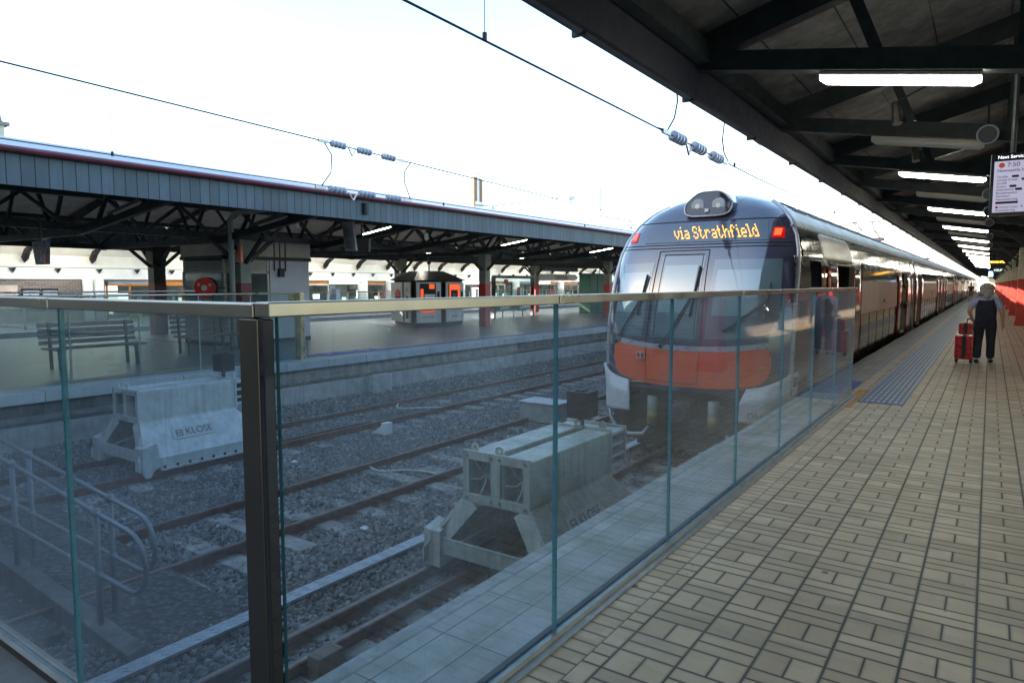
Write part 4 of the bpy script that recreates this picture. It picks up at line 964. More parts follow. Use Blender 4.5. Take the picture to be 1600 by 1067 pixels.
# ------------------------------------------------------------------ far platform canopy
fc=thing('platform_canopy','opposite platform canopy with blue grey boarded valance and maroon gutter','canopy',(-20.5,0,ZF))
XA,XB=-13.0,-27.0; xr=-20.5
fz=lambda x:3.74+.20*(XA-x) if x>xr else 3.74+.20*7.5-.2*(xr-x)
m=MB(); m.add([(XA+.1,YA,fz(XA)),(xr,YA,fz(xr)),(xr,YB,fz(xr)),(XA+.1,YB,fz(XA)),(XB,YA,fz(XB)),(XB,YB,fz(XB))]+[(a,b,c+.06) for a,b,c in [(XA+.1,YA,fz(XA)),(xr,YA,fz(xr)),(xr,YB,fz(xr)),(XA+.1,YB,fz(XA)),(XB,YA,fz(XB)),(XB,YB,fz(XB))]],
 [(0,1,2,3),(1,4,5,2),(6,9,8,7),(7,8,11,10),(0,3,9,6),(4,10,11,5)],0); 
m.m=[1,1,0,0,0,0]; m.build('roof_sheet',[m_roofmetal,mat('corrugated soffit',(.46,.46,.43),.7,0,.15,4,.2)],fc)
m=MB(); m.box(XA-.02,XA+.02,YA,YB,3.19,3.72); m.build('valance',m_fasc,fc)
m=MB(); m.box(XA+.02,XA+.12,YA,YB,3.70,3.80); m.tube([(XA+.13,YA,3.745),(XA+.13,YB,3.745)],.045,8); m.build('gutter',mat('maroon gutter',(.14,.03,.045),.35,.1,.12,3,.05),fc)
m=MB(); m.box(XB-.02,XB+.02,YA,YB,2.95,3.86); m.build('valance',m_fasc,fc)
for x,zb_,zt_ in ((-17.6,2.85,3.75),(-24.2,2.75,3.75)):
    # lattice girder along the platform
    m=MB(); m.box(x-.09,x+.09,YA,YB,zb_,zb_+.16); m.box(x-.09,x+.09,YA,YB,zt_-.12,zt_); y=YA; i=0
    while y<110:
        m.bar((x,y,zb_+.1),(x,y+.9,zt_-.1),.07,.09,up=(1,0,0)); m.bar((x,y+.9,zt_-.1),(x,y+1.8,zb_+.1),.07,.09,up=(1,0,0)); y+=1.8
    m.build('lattice_girder',m_steelframe,fc)
cf=lambda x:3.33-.14*(XA-x) if x>-17.6 else 3.33-.14*4.6
for k in range(40):
    y=.2+3.6*k; m=MB()
    m.bar((XA-.05,y,cf(XA)+.02),(-17.6,y,cf(-17.6)+.12),.12,.18); m.bar((-17.6,y,2.82),(-24.2,y,2.82),.12,.16); m.bar((-24.2,y,2.8),(XB,y,3.1),.12,.16)
    m.bar((XA-.1,y,fz(XA)-.12),(xr,y,fz(xr)-.12),.10,.16); m.bar((xr,y,fz(xr)-.12),(XB,y,fz(XB)-.12),.10,.16)
    for (xa_,xb_) in((-14.4,-15.6),(-16.6,-15.6),(-18.8,-17.8),(-19,-20.4),(-21.8,-20.5),(-22,-23.6)):
        m.bar((xa_,y,(cf(xa_) if xa_>-17.6 else 2.85)+.1),(xb_,y,fz(xb_)-.15),.07,.08,up=(0,1,0))
    m.build('roof_truss',m_steelframe,fc)
for i in range(2):
    for x in(-15.2,-21.5):
        m=MB(); m.box(x-.03-i*1.3,x+.03-i*1.3,YA,YB,fz(x-i*1.3)-.05,fz(x-i*1.3)-.005); m.build('purlin',m_steelframe,fc)
def fcol(x,y,w,par,mt=None,zt_=2.85):
    m=MB(); m.box(x-w/2,x+w/2,y-w/2,y+w/2,1.62,zt_); m.box(x-w/2-.03,x+w/2+.03,y-w/2-.03,y+w/2+.03,2.3,zt_-.0); m.v=m.v; c=m.build('column',mt or m_colgrey,par,bevel=.012)
    m=MB(); m.box(x-w/2-.005,x+w/2+.005,y-w/2-.005,y+w/2+.005,ZF,1.62); m.build('painted_base',m_maroonsun if y>20 else m_maroon,c,bevel=.01)
    m=MB()
    for s in(-1,1): m.bar((x,y+s*w/2,2.2),(x,y+s*1.0,2.88),.08,.10); m.bar((x+s*w/2,y,2.2),(x+s*1.0,y,2.9),.08,.10,up=(0,1,0))
    m.build('knee_brace',m_steelframe,c)
for y in(.25,11.7,23.16,34.6,46,57.5,69): fcol(-17.6,y,.34,fc)
for y in(.5,12.7,24.9,37.2,49.3,61.5): fcol(-24.2,y,.42,fc,m_steelframe if y<13 else m_colgrey)
m=MB(); m.tube([(-16.95,10.95,ZF),(-16.95,10.95,3.35),(-16.7,10.95,3.5),(-13.4,10.95,3.55)],.075,10); m.build('downpipe',mat('pale downpipe',(.36,.36,.35),.6,0,.1,5,.1,streak=.4),fc,smooth=True)
m=MB(); m.tube([(-13.15,10.9,3.50),(-17.3,12.4,3.18)],.05,8); m.build('red_pipe',mat('red pipe',(.40,.06,.03),.5,0,.1,5,0),fc,smooth=True)
for i,y in enumerate((11.7,)):
    m=MB(); m.tube([(XA+.06,12.1,3.62),(XA+.06,12.1,3.34)],.075,10); m.build('valance_lamp',m_black,fc)
for y in(27.6,37.5):
    m=MB(); m.tube([(XA+.06,y,3.60),(XA+.06,y,3.34)],.07,10); m.build('valance_lamp',m_blackgloss,fc)
LIT={2,4,6,8,10,12}
for k in range(12):
    y=7.4+3.6*k; lit=k in LIT
    lamp((-14.5,y,3.25),(-15.7,y,3.08),lit,('bright lit' if lit else 'unlit')+' tube light near the valance of the opposite canopy, %s from the left'%ORD[k].replace('nearest','first'),'tube lights of the far canopy front row',w=.14,cas=True)
    if k<3:
        m=MB(); 
for k in range(9):
    y=8.0+3.6*k; lit=k in(4,6,8)
    lamp((-20.0,y,2.92),(-21.2,y,2.80),lit,('bright lit' if lit else 'unlit')+' tube light in the inner row of the opposite canopy, %s from the left'%ORD[k].replace('nearest','first'),'tube lights of the far canopy inner row',w=.14,cas=True)
# green lamp backing boards on the two nearest lamps
for i,y in enumerate((7.4,11.0)):
    m=MB(); m.bar((-14.0,y+.12,3.42),(-16.3,y+.12,3.05),.03,.30,up=(0,0,1)); o=m.build('backing_board',mat('dusty green board',(.11,.16,.12),.6,0,.15,4,.1)); tag(o,'%s dusty green board fixed beside a cream lamp under the opposite canopy'%('left' if i==0 else 'right'),'board','green lamp boards')
for i,(x,y) in enumerate(((-15.0,11.6),(-15.6,11.2),(-15.5,17.2))):
    t=thing('dome_camera','small white security camera under the opposite canopy, %s from the left'%['second','first','third'][i],'camera',(x,y,3.2),'white cameras of the far canopy'); m=MB(); m.tube([(x,y,3.30),(x,y,3.14)],.07,12); m.sphere((x,y,3.12),.075,12); m.build('housing',m_white,t,smooth=True); m=MB(); m.tube([(x,y,3.3),(x,y,3.6)],.015,6); m.build('stem',m_steelframe,t)
# platform number sign 10, hose reel, office
t=thing('platform_sign','small black sign with white number 10 and orange edge on the far column','sign',(-17.2,11.2,2.4))
m=MB(); m.box(-17.40,-17.05,11.2,11.26,2.20,2.66); m.build('panel',m_blackgloss,t); m=MB(); text(m,'10',.30,(-17.23,11.19,2.43),(1,0,0),(0,0,1),.003); m.build('numerals',m_white,t)
m=MB(); m.box(-17.05,-16.90,11.2,11.27,2.20,2.66); m.build('orange_edge',m_orange,t)
m=MB(); m.box(-17.42,-17.38,11.22,11.6,2.35,2.5); m.build('bracket',m_dark,t)
t=thing('fire_hose_reel','round red fire hose reel mounted on the downpipe side of the far column','hose reel',(-17.0,10.3,1.45))
ax=Vector((.55,-.8,0)).normalized(); c=Vector((-17.05,10.2,1.50))
m=MB(); m.tube([c,c+ax*.02],.28,28); m.build('front_disc',mat('fire red paint',(.55,.03,.02),.4,0,.06,4,0),t)
m=MB(); m.tube([c-ax*.18,c-ax*.001],.245,28); m.tube([c-ax*.2,c-ax*.18],.285,28); m.build('coiled_hose',m_black,t)
m=MB(); m.tube([c+ax*.02,c+ax*.04],.075,16); 
for a in(.5,2.6,4.7): 
    u=Vector((-ax.y,ax.x,0)); q=c+ax*.022+u*.17*math.cos(a)+Vector((0,0,.17*math.sin(a))); m.tube([q,q+ax*.006],.035,8)
m.build('hub',m_cream,t)
m=MB(); m.tube([c-ax*.1,c-ax*.35,(-17.4,11.0,1.5)],.03,6); m.tube([(-17.0,10.4,1.3),(-16.98,10.4,ZF)],.02,6); m.build('bracket',m_dark,t)
of=thing('platform_office','small pale platform office with louvres, window and yellow notice','office',(-18.9,12.9,ZF))
x1=-18.0; x0=-20.1; y0_,y1_=11.35,14.35; m_off=mat('lilac grey wall',(.48,.48,.53),.6,0,.06,3,.1); m_offc=mat('cream wall',(.46,.44,.38),.6,0,.08,3,.1)
m=MB(); m.box(x0,x1,y0_,y1_,.02+ZF,1.0); m.box(x0,x1,y0_,y1_,2.5,2.92); m.box(x0,x1,12.9,y1_,1.0,2.5); m.box(x0,x0+.1,y0_,12.9,1.0,2.5); m.build('wall',[m_off],of)
m=MB(); m.box(x0-.06,x1+.06,y0_-.06,y1_+.06,2.32,2.42); m.box(x0-.01,x1+.01,y0_-.01,y1_+.01,ZF,ZF+.12); m.build('black_band',m_black,of)
m=MB(); m.box(x0-.03,x1+.03,y0_-.05,y1_+.05,2.42,2.95); m.build('fascia',m_offc,of,bevel=.01)
m=MB(); 
for k in range(7): z=2.00+k*.042; m.box(x1-.02,x1+.03,y0_+.1,12.78,z,z+.022); m.box(x0+.1,x1-.05,y0_-.03,y0_+.02,z,z+.022)
m.box(x1-.03,x1-.021,y0_+.05,12.85,1.96,2.32); m.build('louvre',m_offc,of)
m=MB(); m.box(x1-.012,x1,y0_+.1,12.8,.62,1.93); m.box(x0+.1,x1-.1,y0_,y0_+.012,.62,1.93); m.build('window',m_clear,of)
m=MB()
for y in(y0_,y0_+.38,12.78): m.box(x1-.03,x1+.03,y,y+.07,.55,2.32)
m.box(x1-.03,x1+.03,y0_,12.85,1.92,1.98); m.box(x1-.03,x1+.03,y0_,12.85,.55,.62); m.box(x0,x1,y0_-.03,y0_+.03,1.92,1.98); m.box(x0,x1,y0_-.03,y0_+.03,.55,.62); m.box(x0,x0+.07,y0_-.03,y0_+.03,.6,1.95); m.build('window_frame',m_cream,of)
m=MB(); m.box(x1-1.4,x1-1.3,11.5,12.8,.4,1.5); m.box(x1-.9,x1-.5,12.2,12.6,.7,1.05); m.build('office_furniture',m_colgrey,of)
m=MB(); m.box(x1+.0,x1+.012,13.55,13.85,1.03,1.33); m.build('yellow_notice',mat('yellow notice',(.50,.42,.18),.6,0,.5,30,0),of)
m=MB(); 
for y in(13.05,13.25,13.45): m.tube([(x1+.03,y,2.95),(x1+.03,y,2.0)],.02,6)
m.box(x1,x1+.1,13.18,13.36,1.82,2.08); m.build('conduits',m_black,of)
# hanging screens on the opposite platform
def hs(nm,lab,x0,x1,y,z0,z1,tilt,scr,g,txt=None):
    t=thing(nm,lab,'display',((x0+x1)/2,y,z0),g)
    P=[(x0+tilt*0,y,z1),(x1,y,z1),(x1+tilt,y-.0,z0),(x0+tilt,y,z0)]
    V=[Vector(p) for p in P]+[Vector(p)+Vector((0,.08,0)) for p in P]; F=[(0,3,2,1),(4,5,6,7),(0,1,5,4),(1,2,6,5),(2,3,7,6),(3,0,4,7)]
    m=MB(); m.add(V,F); c=m.build('casing',scr,t)
    m=MB(); m.tube([((x0+x1)/2,y+.04,z1),((x0+x1)/2,y+.04,z1+.5)],.025,6); m.build('hanger',m_steelframe,t)
    return t,c
t,c=hs('departure_screen','tall grey information screen hanging under the opposite canopy with small print',-15.42,-14.98,13.5,2.55,3.38,.12,mat('pale screen',(.33,.36,.38),.25,0,.04,3,0),'far information screens')
m=MB(); rng=random.Random(5)
for k in range(14):
    z=3.28-k*.05; xo=.12*(3.38-z)/.83; m.box(-15.38+xo,-15.38+xo+rng.choice([.2,.3,.12,.25]),13.49,13.498,z-.008,z+.008)
m.build('print',m_dark,c)
hs('departure_screen','blank dark grey screen right of the tall information screen',-15.42,-14.72,13.9,2.53,2.92,-.04,mat('dark back screen',(.10,.10,.095),.5,0,.1,3,0),'far information screens')
t,c=hs('platform_sign','dark tapering platform sign with white number 12 and orange edge at far left',-16.35,-15.66,6.0,2.0,2.48,.0,mat('dark blue sign',(.05,.06,.09),.3,0,.1,3,0),None)
c.data.vertices[2].co.x-=.06; c.data.vertices[6].co.x-=.06; c.data.vertices[3].co.x+=.14; c.data.vertices[7].co.x+=.14
m=MB(); text(m,'12',.15,(-15.86,5.985,2.10),(1,0,0),(0,0,1),.003); m.build('numerals',m_white,c); m=MB(); m.box(-15.76,-15.72,5.98,5.999,2.02,2.22); m.build('orange_edge',m_orange,c)
# vending kiosk
vk=thing('vending_kiosk','vending machine island with black hipped roof and a red disc logo','vending kiosk',(-20.4,22.4,ZF))
zt=1.76
def wallq(a,b,z0,z1,mt,nm,par,th=.05,off=0):
    a=Vector((a[0],a[1],0));b=Vector((b[0],b[1],0)); d=(b-a).normalized(); n=Vector((d.y,-d.x,0)); 
    m=MB(); m.obox((a+b)/2+n*off+Vector((0,0,(z0+z1)/2)),(b-a)/2,n*th/2,Vector((0,0,(z1-z0)/2))); return m.build(nm,mt,par), (a,b,d,n)
PTS=[(-19.75,19.85),(-19.15,19.1),(-18.55,18.75),(-18.05,18.95),(-17.75,20.0),(-18.05,20.3),(-17.85,21.6),(-19.6,22.2)]
# footprint walls: left side panel, centre post panel, machine one, machine two
m_mach=mat('machine grey',(.58,.59,.59),.4,0,.05,3,0)
A_=[(-19.95,19.35),(-19.02,18.85)]; B_=[(-18.85,18.80),(-18.22,18.78)]; C_=[(-18.08,18.85),(-17.35,19.55)]; D_=[(-17.38,19.95),(-17.15,21.35)]
A_=[(-21.75,21.90),(-20.6,21.42)]; B_=[(-20.4,21.32),(-19.75,21.0)]; C_=[(-19.4,20.85),(-19.05,21.95)]; D_=[(-19.05,22.25),(-19.2,23.6)]
m=MB(); m.prism([(-21.75,22.0),(-20.6,21.52),(-19.5,20.95),(-19.13,22.0),(-19.25,23.7),(-21.6,24.0)],'z',ZF+.02,zt); m.build('core',m_black,vk)
for (a,b),nm in((A_,'side_panel'),(B_,'side_panel'),(C_,'machine_front'),(D_,'machine_front')):
    o,(a_,b_,d,n)=wallq(a,b,ZF+.18,zt-.08,m_mach,nm,vk,.06,.06)
    if nm=='machine_front':
        L=(b_-a_).length; mid=(a_+b_)/2
        oc=m_orange if a is C_[0] else m_orange
        def pl(u0,u1,z0,z1,mt_,nm_,off=.098,par=o):
            m=MB(); m.obox(a_+d*L*(u0+u1)/2+n*off+Vector((0,0,(z0+z1)/2)),d*L*(u1-u0)/2,n*.006,Vector((0,0,(z1-z0)/2))); return m.build(nm_,mt_,par)
        pl(.12,.78,.75,1.62,m_dark,'display_window')
        g_=emis('orange lit panel',(1,.13,.02),.20)
        if a is C_[0]: pl(.50,.72,1.40,1.60,g_,'lit_graphic',.106); pl(.14,.26,.95,1.40,g_,'lit_graphic',.106); pl(.30,.74,1.0,1.18,m_white,'price_card',.106); pl(.16,.74,.42,.66,g_,'lit_graphic',.106)
        else: pl(.16,.76,1.35,1.60,g_,'lit_graphic',.106); pl(.64,.76,.8,1.35,g_,'lit_graphic',.106); pl(.16,.24,.8,1.35,g_,'lit_graphic',.106); pl(.35,.5,.9,1.2,m_green,'lit_graphic',.106)
        pl(.84,.94,1.05,1.30,m_dark,'keypad'); pl(.10,.80,.05,.38,m_white,'lower_card')
        q=MB(); text(q,'COLD DRINKS' if a is C_[0] else 'SNACKS',.13 if a is C_[0] else .15,a_+d*L*.45+n*.108+Vector((0,0,.22)),d,(0,0,1),.001,font_w=.8); q.build('card_lettering',mat('red lettering',(.5,.03,.03),.5,0,0,5,0),o)
    elif a is A_[0]:
        q=MB(); cc=a_+d*.62*(b_-a_).length+n*.10+Vector((0,0,1.12)); q.tube([cc,cc+n*.012],.27,28); lg=q.build('red_disc',mat('logo red',(.50,.015,.03),.4,0,.03,3,0),o)
        q=MB(); text(q,'Coca-Cola',.125,cc+n*.016,d,(0,0,1),.001); q.build('script_lettering',m_white,lg)
    else:
        q=MB(); text(q,'PLEASE',.07,(a_+b_)/2+n*.096+Vector((0,0,1.42)),d,(0,0,1),.001); text(q,'RECYCLE',.10,(a_+b_)/2+n*.096+Vector((0,0,1.32)),d,(0,0,1),.001); q.build('lettering',m_dark,o)
        q=MB(); q.obox((a_+b_)/2+n*.094+Vector((0,0,1.0)),d*.07,n*.004,Vector((0,0,.10))); q.obox((a_+b_)/2+n*.094+Vector((0,0,.45)),d*.15,n*.004,Vector((0,0,.30))); q.build('recess',m_dark,o)
m=MB(); R0=[(-21.95,21.85),(-20.6,21.3),(-19.35,20.7),(-18.95,21.9),(-19.1,23.75),(-21.7,24.15)]; V=[(x,y,zt) for x,y in R0]+[(-20.3+(x+20.3)*.42,22.4+(y-22.4)*.5,2.16) for x,y in R0]; n=6
m.add(V,[(i,(i+1)%n,n+(i+1)%n,n+i) for i in range(n)]+[tuple(range(n,2*n)),tuple(range(n-1,-1,-1))]); m.build('roof',mat('black roof panel',(.03,.032,.035),.35,.2,.2,3,.05),vk)
m=MB(); m.tube([(-19.6,21.9,2.1),(-19.6,21.9,3.5)],.03,6); m.sphere((-19.6,21.9,2.5),.09,10); m.build('power_pole',m_steelframe,vk)
# smaller vending pair further left
t=thing('vending_kiosk','smaller distant pair of vending machines with red disc behind the far balustrade','vending kiosk',(-31.5,22,ZF))
m=MB(); m.box(-32.6,-31.6,21.3,24.8,ZF,1.15); m.build('cabinet',m_mach,t); m=MB(); m.prism([(-32.8,1.15),(-31.4,1.15),(-32.0,1.45)],'y',21.2,24.9); m.build('roof',m_black,t)
m=MB(); m.box(-31.59,-31.57,22.3,23.2,.1,1.05); m.box(-31.59,-31.57,23.6,24.5,.1,1.05); m.build('glass_front',m_win,t); m=MB(); m.tube([(-31.59,21.8,.6),(-31.56,21.8,.6)],.22,16); m.build('red_disc',mat('logo red',(1,0,0)),t)
# benches on the opposite platform
def bench(x0,x1,y0,y1,lab):
    t=thing('bench',lab,'bench',(x0,(y0+y1)/2,ZF),'benches on the opposite platform'); m_w=mat('dark timber slats',(.14,.10,.085),.6,0,.25,9,.2)
    for k in range(4): m=MB(); m.box(x0-.45+k*.11,x0-.36+k*.11,y0,y1,.25,.285); m.build('seat_slat',m_w,t)
    for k in range(4): m=MB(); m.box(x0-.56-k*.02,x0-.53-k*.02,y0,y1,.33+k*.12,.42+k*.12); m.build('back_slat',m_w,t)
    for y in(y0+.2,y1-.2): m=MB(); m.bar((x0-.05,y,ZF),(x0-.1,y,.25),.06,.05); m.bar((x0-.5,y,ZF),(x0-.55,y,.8),.06,.05,up=(0,1,0)); m.bar((x0-.05,y,.24),(x0-.55,y,.24),.05,.05,up=(0,1,0)); m.build('leg',m_steelframe,t)
bench(-15.6,0,5.95,7.9,'dark slatted bench on the opposite platform behind the left glass panels')
bench(-16.6,0,9.3,10.9,'shorter dark bench on the opposite platform below the hose reel')
# glazed waiting shelter, green locker, signs on the opposite platform
t=thing('waiting_shelter','glass waiting shelter with thick black frame on the far platform','shelter',(-21,30.2,ZF))
m=MB()
for y in(28.4,32.05): m.box(-21.08,-20.92,y-.08,y+.08,ZF,2.0)
m.box(-21.08,-20.92,28.4,32.05,1.9,2.05); m.build('frame',m_blackgloss,t); m=MB(); m.box(-21.01,-20.99,28.48,31.97,.2,1.9); m.build('glazing',m_clear,t)
for y in (28.9,30.2,31.5): m=MB(); m.tube([(-21,y,2.05),(-21,y,2.12)],.06,8); m.build('cap_lamp',m_dark,t)
m=MB(); m.box(-20.98,-20.97,29.3,29.65,1.62,1.85); m.build('notice',mat('red notice',(.45,.05,.04),.5,0,.2,20,0),t)
for y in(29.3,31.2): m=MB(); m.box(-21.6,-21.2,y-.5,y+.5,.15,.2); m.box(-21.62,-21.58,y-.5,y+.5,.2,.6); m.box(-21.4,-21.35,y-.45,y-.4,ZF,.15); m.box(-21.4,-21.35,y+.4,y+.45,ZF,.15); m.build('seat',m_green,t)
t=thing('locker','tall bottle green locker beside a far column','locker',(-20,37.9,ZF)); m=MB(); m.box(-20.8,-20,37.0,38.8,ZF,2.2); m.build('cabinet',m_green,t,bevel=.02); m=MB(); m.box(-20.85,-19.95,36.95,38.85,2.2,2.25); m.build('lid',m_dark,t); m=MB(); m.box(-20,-19.985,37.88,37.91,ZF+.1,2.1); m.build('door_gap',m_black,t)
t=thing('station_sign','white CENTRAL station name board under the far canopy','sign',(-25,42,1.9)); m=MB(); m.box(-25.05,-25,38.2,44.0,1.85,2.30); m.build('board',m_white,t); m=MB(); text(m,'CENTRAL',.42,(-24.995,41.9,2.07),(0,1,0),(0,0,1),.003); m.build('lettering',m_dark,t)
for hy in(39,43): m=MB(); m.tube([(-25.02,hy,2.3),(-25.02,hy,3.2)],.03,6); m.build('hanger',m_steelframe,t)
t=thing('hanging_sign','blank dark blue grey board hanging above the station name','sign',(-25,42,2.5)); m=MB(); m.box(-24.9,-24.8,38.5,43.9,2.48,2.95); m.build('board',mat('slate board',(.075,.085,.12),.4,0,.05,3,0),t); m=MB(); m.box(-24.88,-24.82,43.7,43.76,2.48,3.3); m.build('hanger',m_steelframe,t)
t=thing('station_sign','pale name board ending in NTRAL beside the train, over the far platform','sign',(-20,43,2.4)); m=MB(); m.box(-20.05,-20,39.4,45.5,2.20,2.80); m.build('board',mat('beige board',(.45,.43,.38),.5,0,.05,3,0),t); m=MB(); text(m,'CENTRAL',.50,(-19.995,41.2,2.5),(0,1,0),(0,0,1),.003,'CENTER'); m.build('lettering',m_dark,t); m=MB(); m.tube([(-20.02,40,2.8),(-20.02,40,3.3)],.03,6); m.build('hanger',m_steelframe,t)
# ------------------------------------------------------------------ concourse range behind the far platform
cb=thing('concourse_building','long white curved concourse with dark arched brackets and shopfronts beyond the far platform','building',(-36,40,ZF))
BX=-36
m_whb=mat('off white cladding',(.80,.79,.75),.6,0,.06,1,.05); m_vault=mat('pale vault lining',(.78,.76,.68),.6,0,.07,1,.05)
m=MB(); m.box(BX-.3,BX,-8,150,1.83,2.36); m.build('fascia',m_whb,cb)
m=MB(); m.box(BX-.3,BX-.05,-8,150,2.36,2.40); m.build('shadow_line',m_colgrey,cb)
prof=[(BX-.1,2.40),(BX-.1,2.95),(BX+.15,3.3),(BX+.8,3.75),(BX+1.6,4.15),(BX+2.6,4.4),(BX+3.2,4.5),(BX+3.2,4.6),(BX+2.5,4.55),(BX+1.4,4.35),(BX+.3,3.9),(BX-.6,3.5),(BX-.6,2.4)]
m=MB(); m.prism(prof,'y',-8,150); m.build('vault',m_vault,cb)
y=1.5; i=0
while y<120:
    m=MB(); P=[(BX-.02,y,2.60),(BX+.06,y,2.80),(BX+.35,y,3.10),(BX+1.0,y,3.36),(BX+2.2,y,3.62),(BX+3.1,y,3.95)]
    m.tube(P,[.03,.16,.15,.075,.055,.045],8); m.build('arched_bracket',m_black,cb); y+=2.85; i+=1
y=3.3
while y<110:
    m=MB(); m.add([(BX+.02,y-.16,2.34),(BX+.02,y+.16,2.34),(BX+.02,y,2.10),(BX+.2,y-.10,2.34),(BX+.2,y+.10,2.34),(BX+.06,y,2.12)],[(0,1,2),(3,5,4),(0,3,4,1),(1,4,5,2),(2,5,3,0)]); m.build('small_bracket',m_blackgloss,cb); y+=1.82
m=MB(); m.box(BX-4,BX-.31,-8,150,1.9,2.3); m.box(BX-4.2,BX-4,-8,150,ZF,2.3); m.build('back_wall',mat('shop interior wall',(.35,.34,.31),.7,0,.3,1.2,0),cb)
m=MB(); m.box(BX-.25,BX-.05,-8,15.25,ZF,1.83); m.build('brick_wall',brick(),cb)
for y,w in((15.45,.32),(15.95,.32),(33.2,.5),(35.9,.5),(44,.5),(52,.5),(60,.5),(70,.6),(82,.6)):
    m=MB(); m.tube([(BX+.1,y,ZF),(BX+.1,y,1.83)],w/1.4,14); m.build('white_column',m_white,cb,smooth=True)
m_glowstrip=emis('warm added glow',(1,.93,.80),8.)  # emissive strips added under the vault to brighten the concourse
for q in range(13):
    y=3+q*8; m=MB(); m.box(BX+2.2,BX+2.5,y,y+5.5,4.12,4.18); m.build('added_glow_strip',m_glowstrip,cb)
m_shop=[mat('shop orange',(.55,.20,.03),.5,0,.1,2,0),mat('shop black',(.03,.03,.035),.5,0,.1,2,0),mat('shop white',(.7,.7,.68),.5,0,.1,2,0),mat('shop grey',(.25,.26,.28),.5,0,.1,2,0),mat('shop blue',(.06,.12,.3),.5,0,.1,2,0),mat('shop red',(.5,.06,.03),.5,0,.1,2,0)]
m_lit=emis('lit shop interior',(1,.93,.78),.45); m_lit2=emis('lit sign face',(1,.97,.9),.75)
rng=random.Random(21); y=16.4; i=0
while y<110:
    w=rng.choice([2.2,2.8,3.4])
    m=MB(); m.box(BX-.15,BX-.13,y+.1,y+w-.1,ZF+.05,1.55); m.build('shop_window',m_clear,cb)
    m=MB(); f=.06; 
    for yy in(y,y+w*.5,y+w-.05): m.box(BX-.2,BX-.08,yy,yy+f,ZF,1.6)
    m.box(BX-.2,BX-.08,y,y+w,1.52,1.60); m.build('shop_frame',m_shop[0] if (16<y<26) else rng.choice(m_shop[1:4]),cb)
    m=MB(); m.box(BX-.2,BX-.1,y+.1,y+w-.1,1.60,1.83); m.build('shop_sign',rng.choice([m_shop[1],m_lit2,m_shop[0],m_shop[3]]),cb)
    for q in range(5):
        a=y+rng.uniform(.1,w-.7); b_=a+rng.uniform(.2,.8); z0=rng.uniform(ZF,.9); m=MB(); d=rng.uniform(.8,3.5); m.box(BX-d-.2,BX-d,a,b_,z0,z0+rng.uniform(.3,.9)); m.build('shop_fitting',rng.choice(m_shop+[m_lit,m_lit,m_lit2,m_shop[2],m_shop[2]]),cb)
    y+=w; i+=1
# posters, boards and balustrade in front of the brick wall
for (a,b,z0,z1,mt,lab,fr) in ((9.6,12.55,.5,1.55,mat('peach poster',(.62,.48,.42),.5,0,.15,1,0),'large peach coloured poster on the brick wall at the far left',m_colgrey),(12.75,13.4,.5,1.30,mat('pale poster',(.55,.55,.58),.5,0,.2,3,0),'left pale timetable board with black header on the brick wall',m_black),(13.55,14.15,.5,1.30,mat('pale poster',(0,0,0)),'right pale timetable board with black header on the brick wall',m_black)):
    t=thing('notice_board',lab,'notice board',(BX+.1,(a+b)/2,z0)); m=MB(); m.box(BX-.04,BX+.02,a-.05,b+.05,z0-.05,z1+.10); m.build('frame',fr,t); m=MB(); m.box(BX+.021,BX+.028,a,b,z0,z1); m.build('sheet',mt,t)
    m=MB(); m.box(BX+.03,BX+.034,a+.1,a+(b-a)*.7,z1-.12,z1-.06); m.box(BX+.03,BX+.034,a+.1,a+(b-a)*.5,z1-.25,z1-.2); m.build('print',m_colgrey,t)
for j,(y0_,y1_) in enumerate(((5,30),(30,60),(60,100))):
    t=thing('glass_balustrade','%s glass balustrade with pale posts in front of the concourse shops'%['left','middle','right'][j],'balustrade',(-31,(y0_+y1_)/2,ZF),'balustrades in front of the shops')
    n=int((y1_-y0_)/1.5)
    for q in range(n): m=MB(); m.box(-31.02,-31,y0_+q*1.5+.05,y0_+q*1.5+1.45,ZF+.1,1.05); m.build('pane',m_clear,t); m=MB(); m.box(-31.05,-30.98,y0_+q*1.5-.03,y0_+q*1.5+.03,ZF,1.1); m.build('post',m_cream,t)
    m=MB(); m.box(-31.05,-30.98,y0_,y1_-.1,1.1,1.16); m.build('rail',m_steel,t)
# info totems in the concourse
for i,(y,c_) in enumerate(((21.5,m_shop[4]),(27.5,m_shop[3]),(41,m_lit2),(47,m_shop[5]))):
    t=thing('info_stand','%s stand in front of the concourse shops'%['blue information','grey information','white lit information','red information'][i],'stand',(-32,y,ZF)); m=MB(); m.box(-32.1,-32,y-.35,y+.35,ZF+.1,1.35); m.build('panel',c_,t,bevel=.02); m=MB(); m.box(-32.2,-31.9,y-.4,y+.4,ZF,ZF+.1); m.build('foot',m_dark,t); m=MB(); m.box(-31.995,-31.985,y-.02,y+.28,.3,1.25); m.build('sheet',m_white,t)
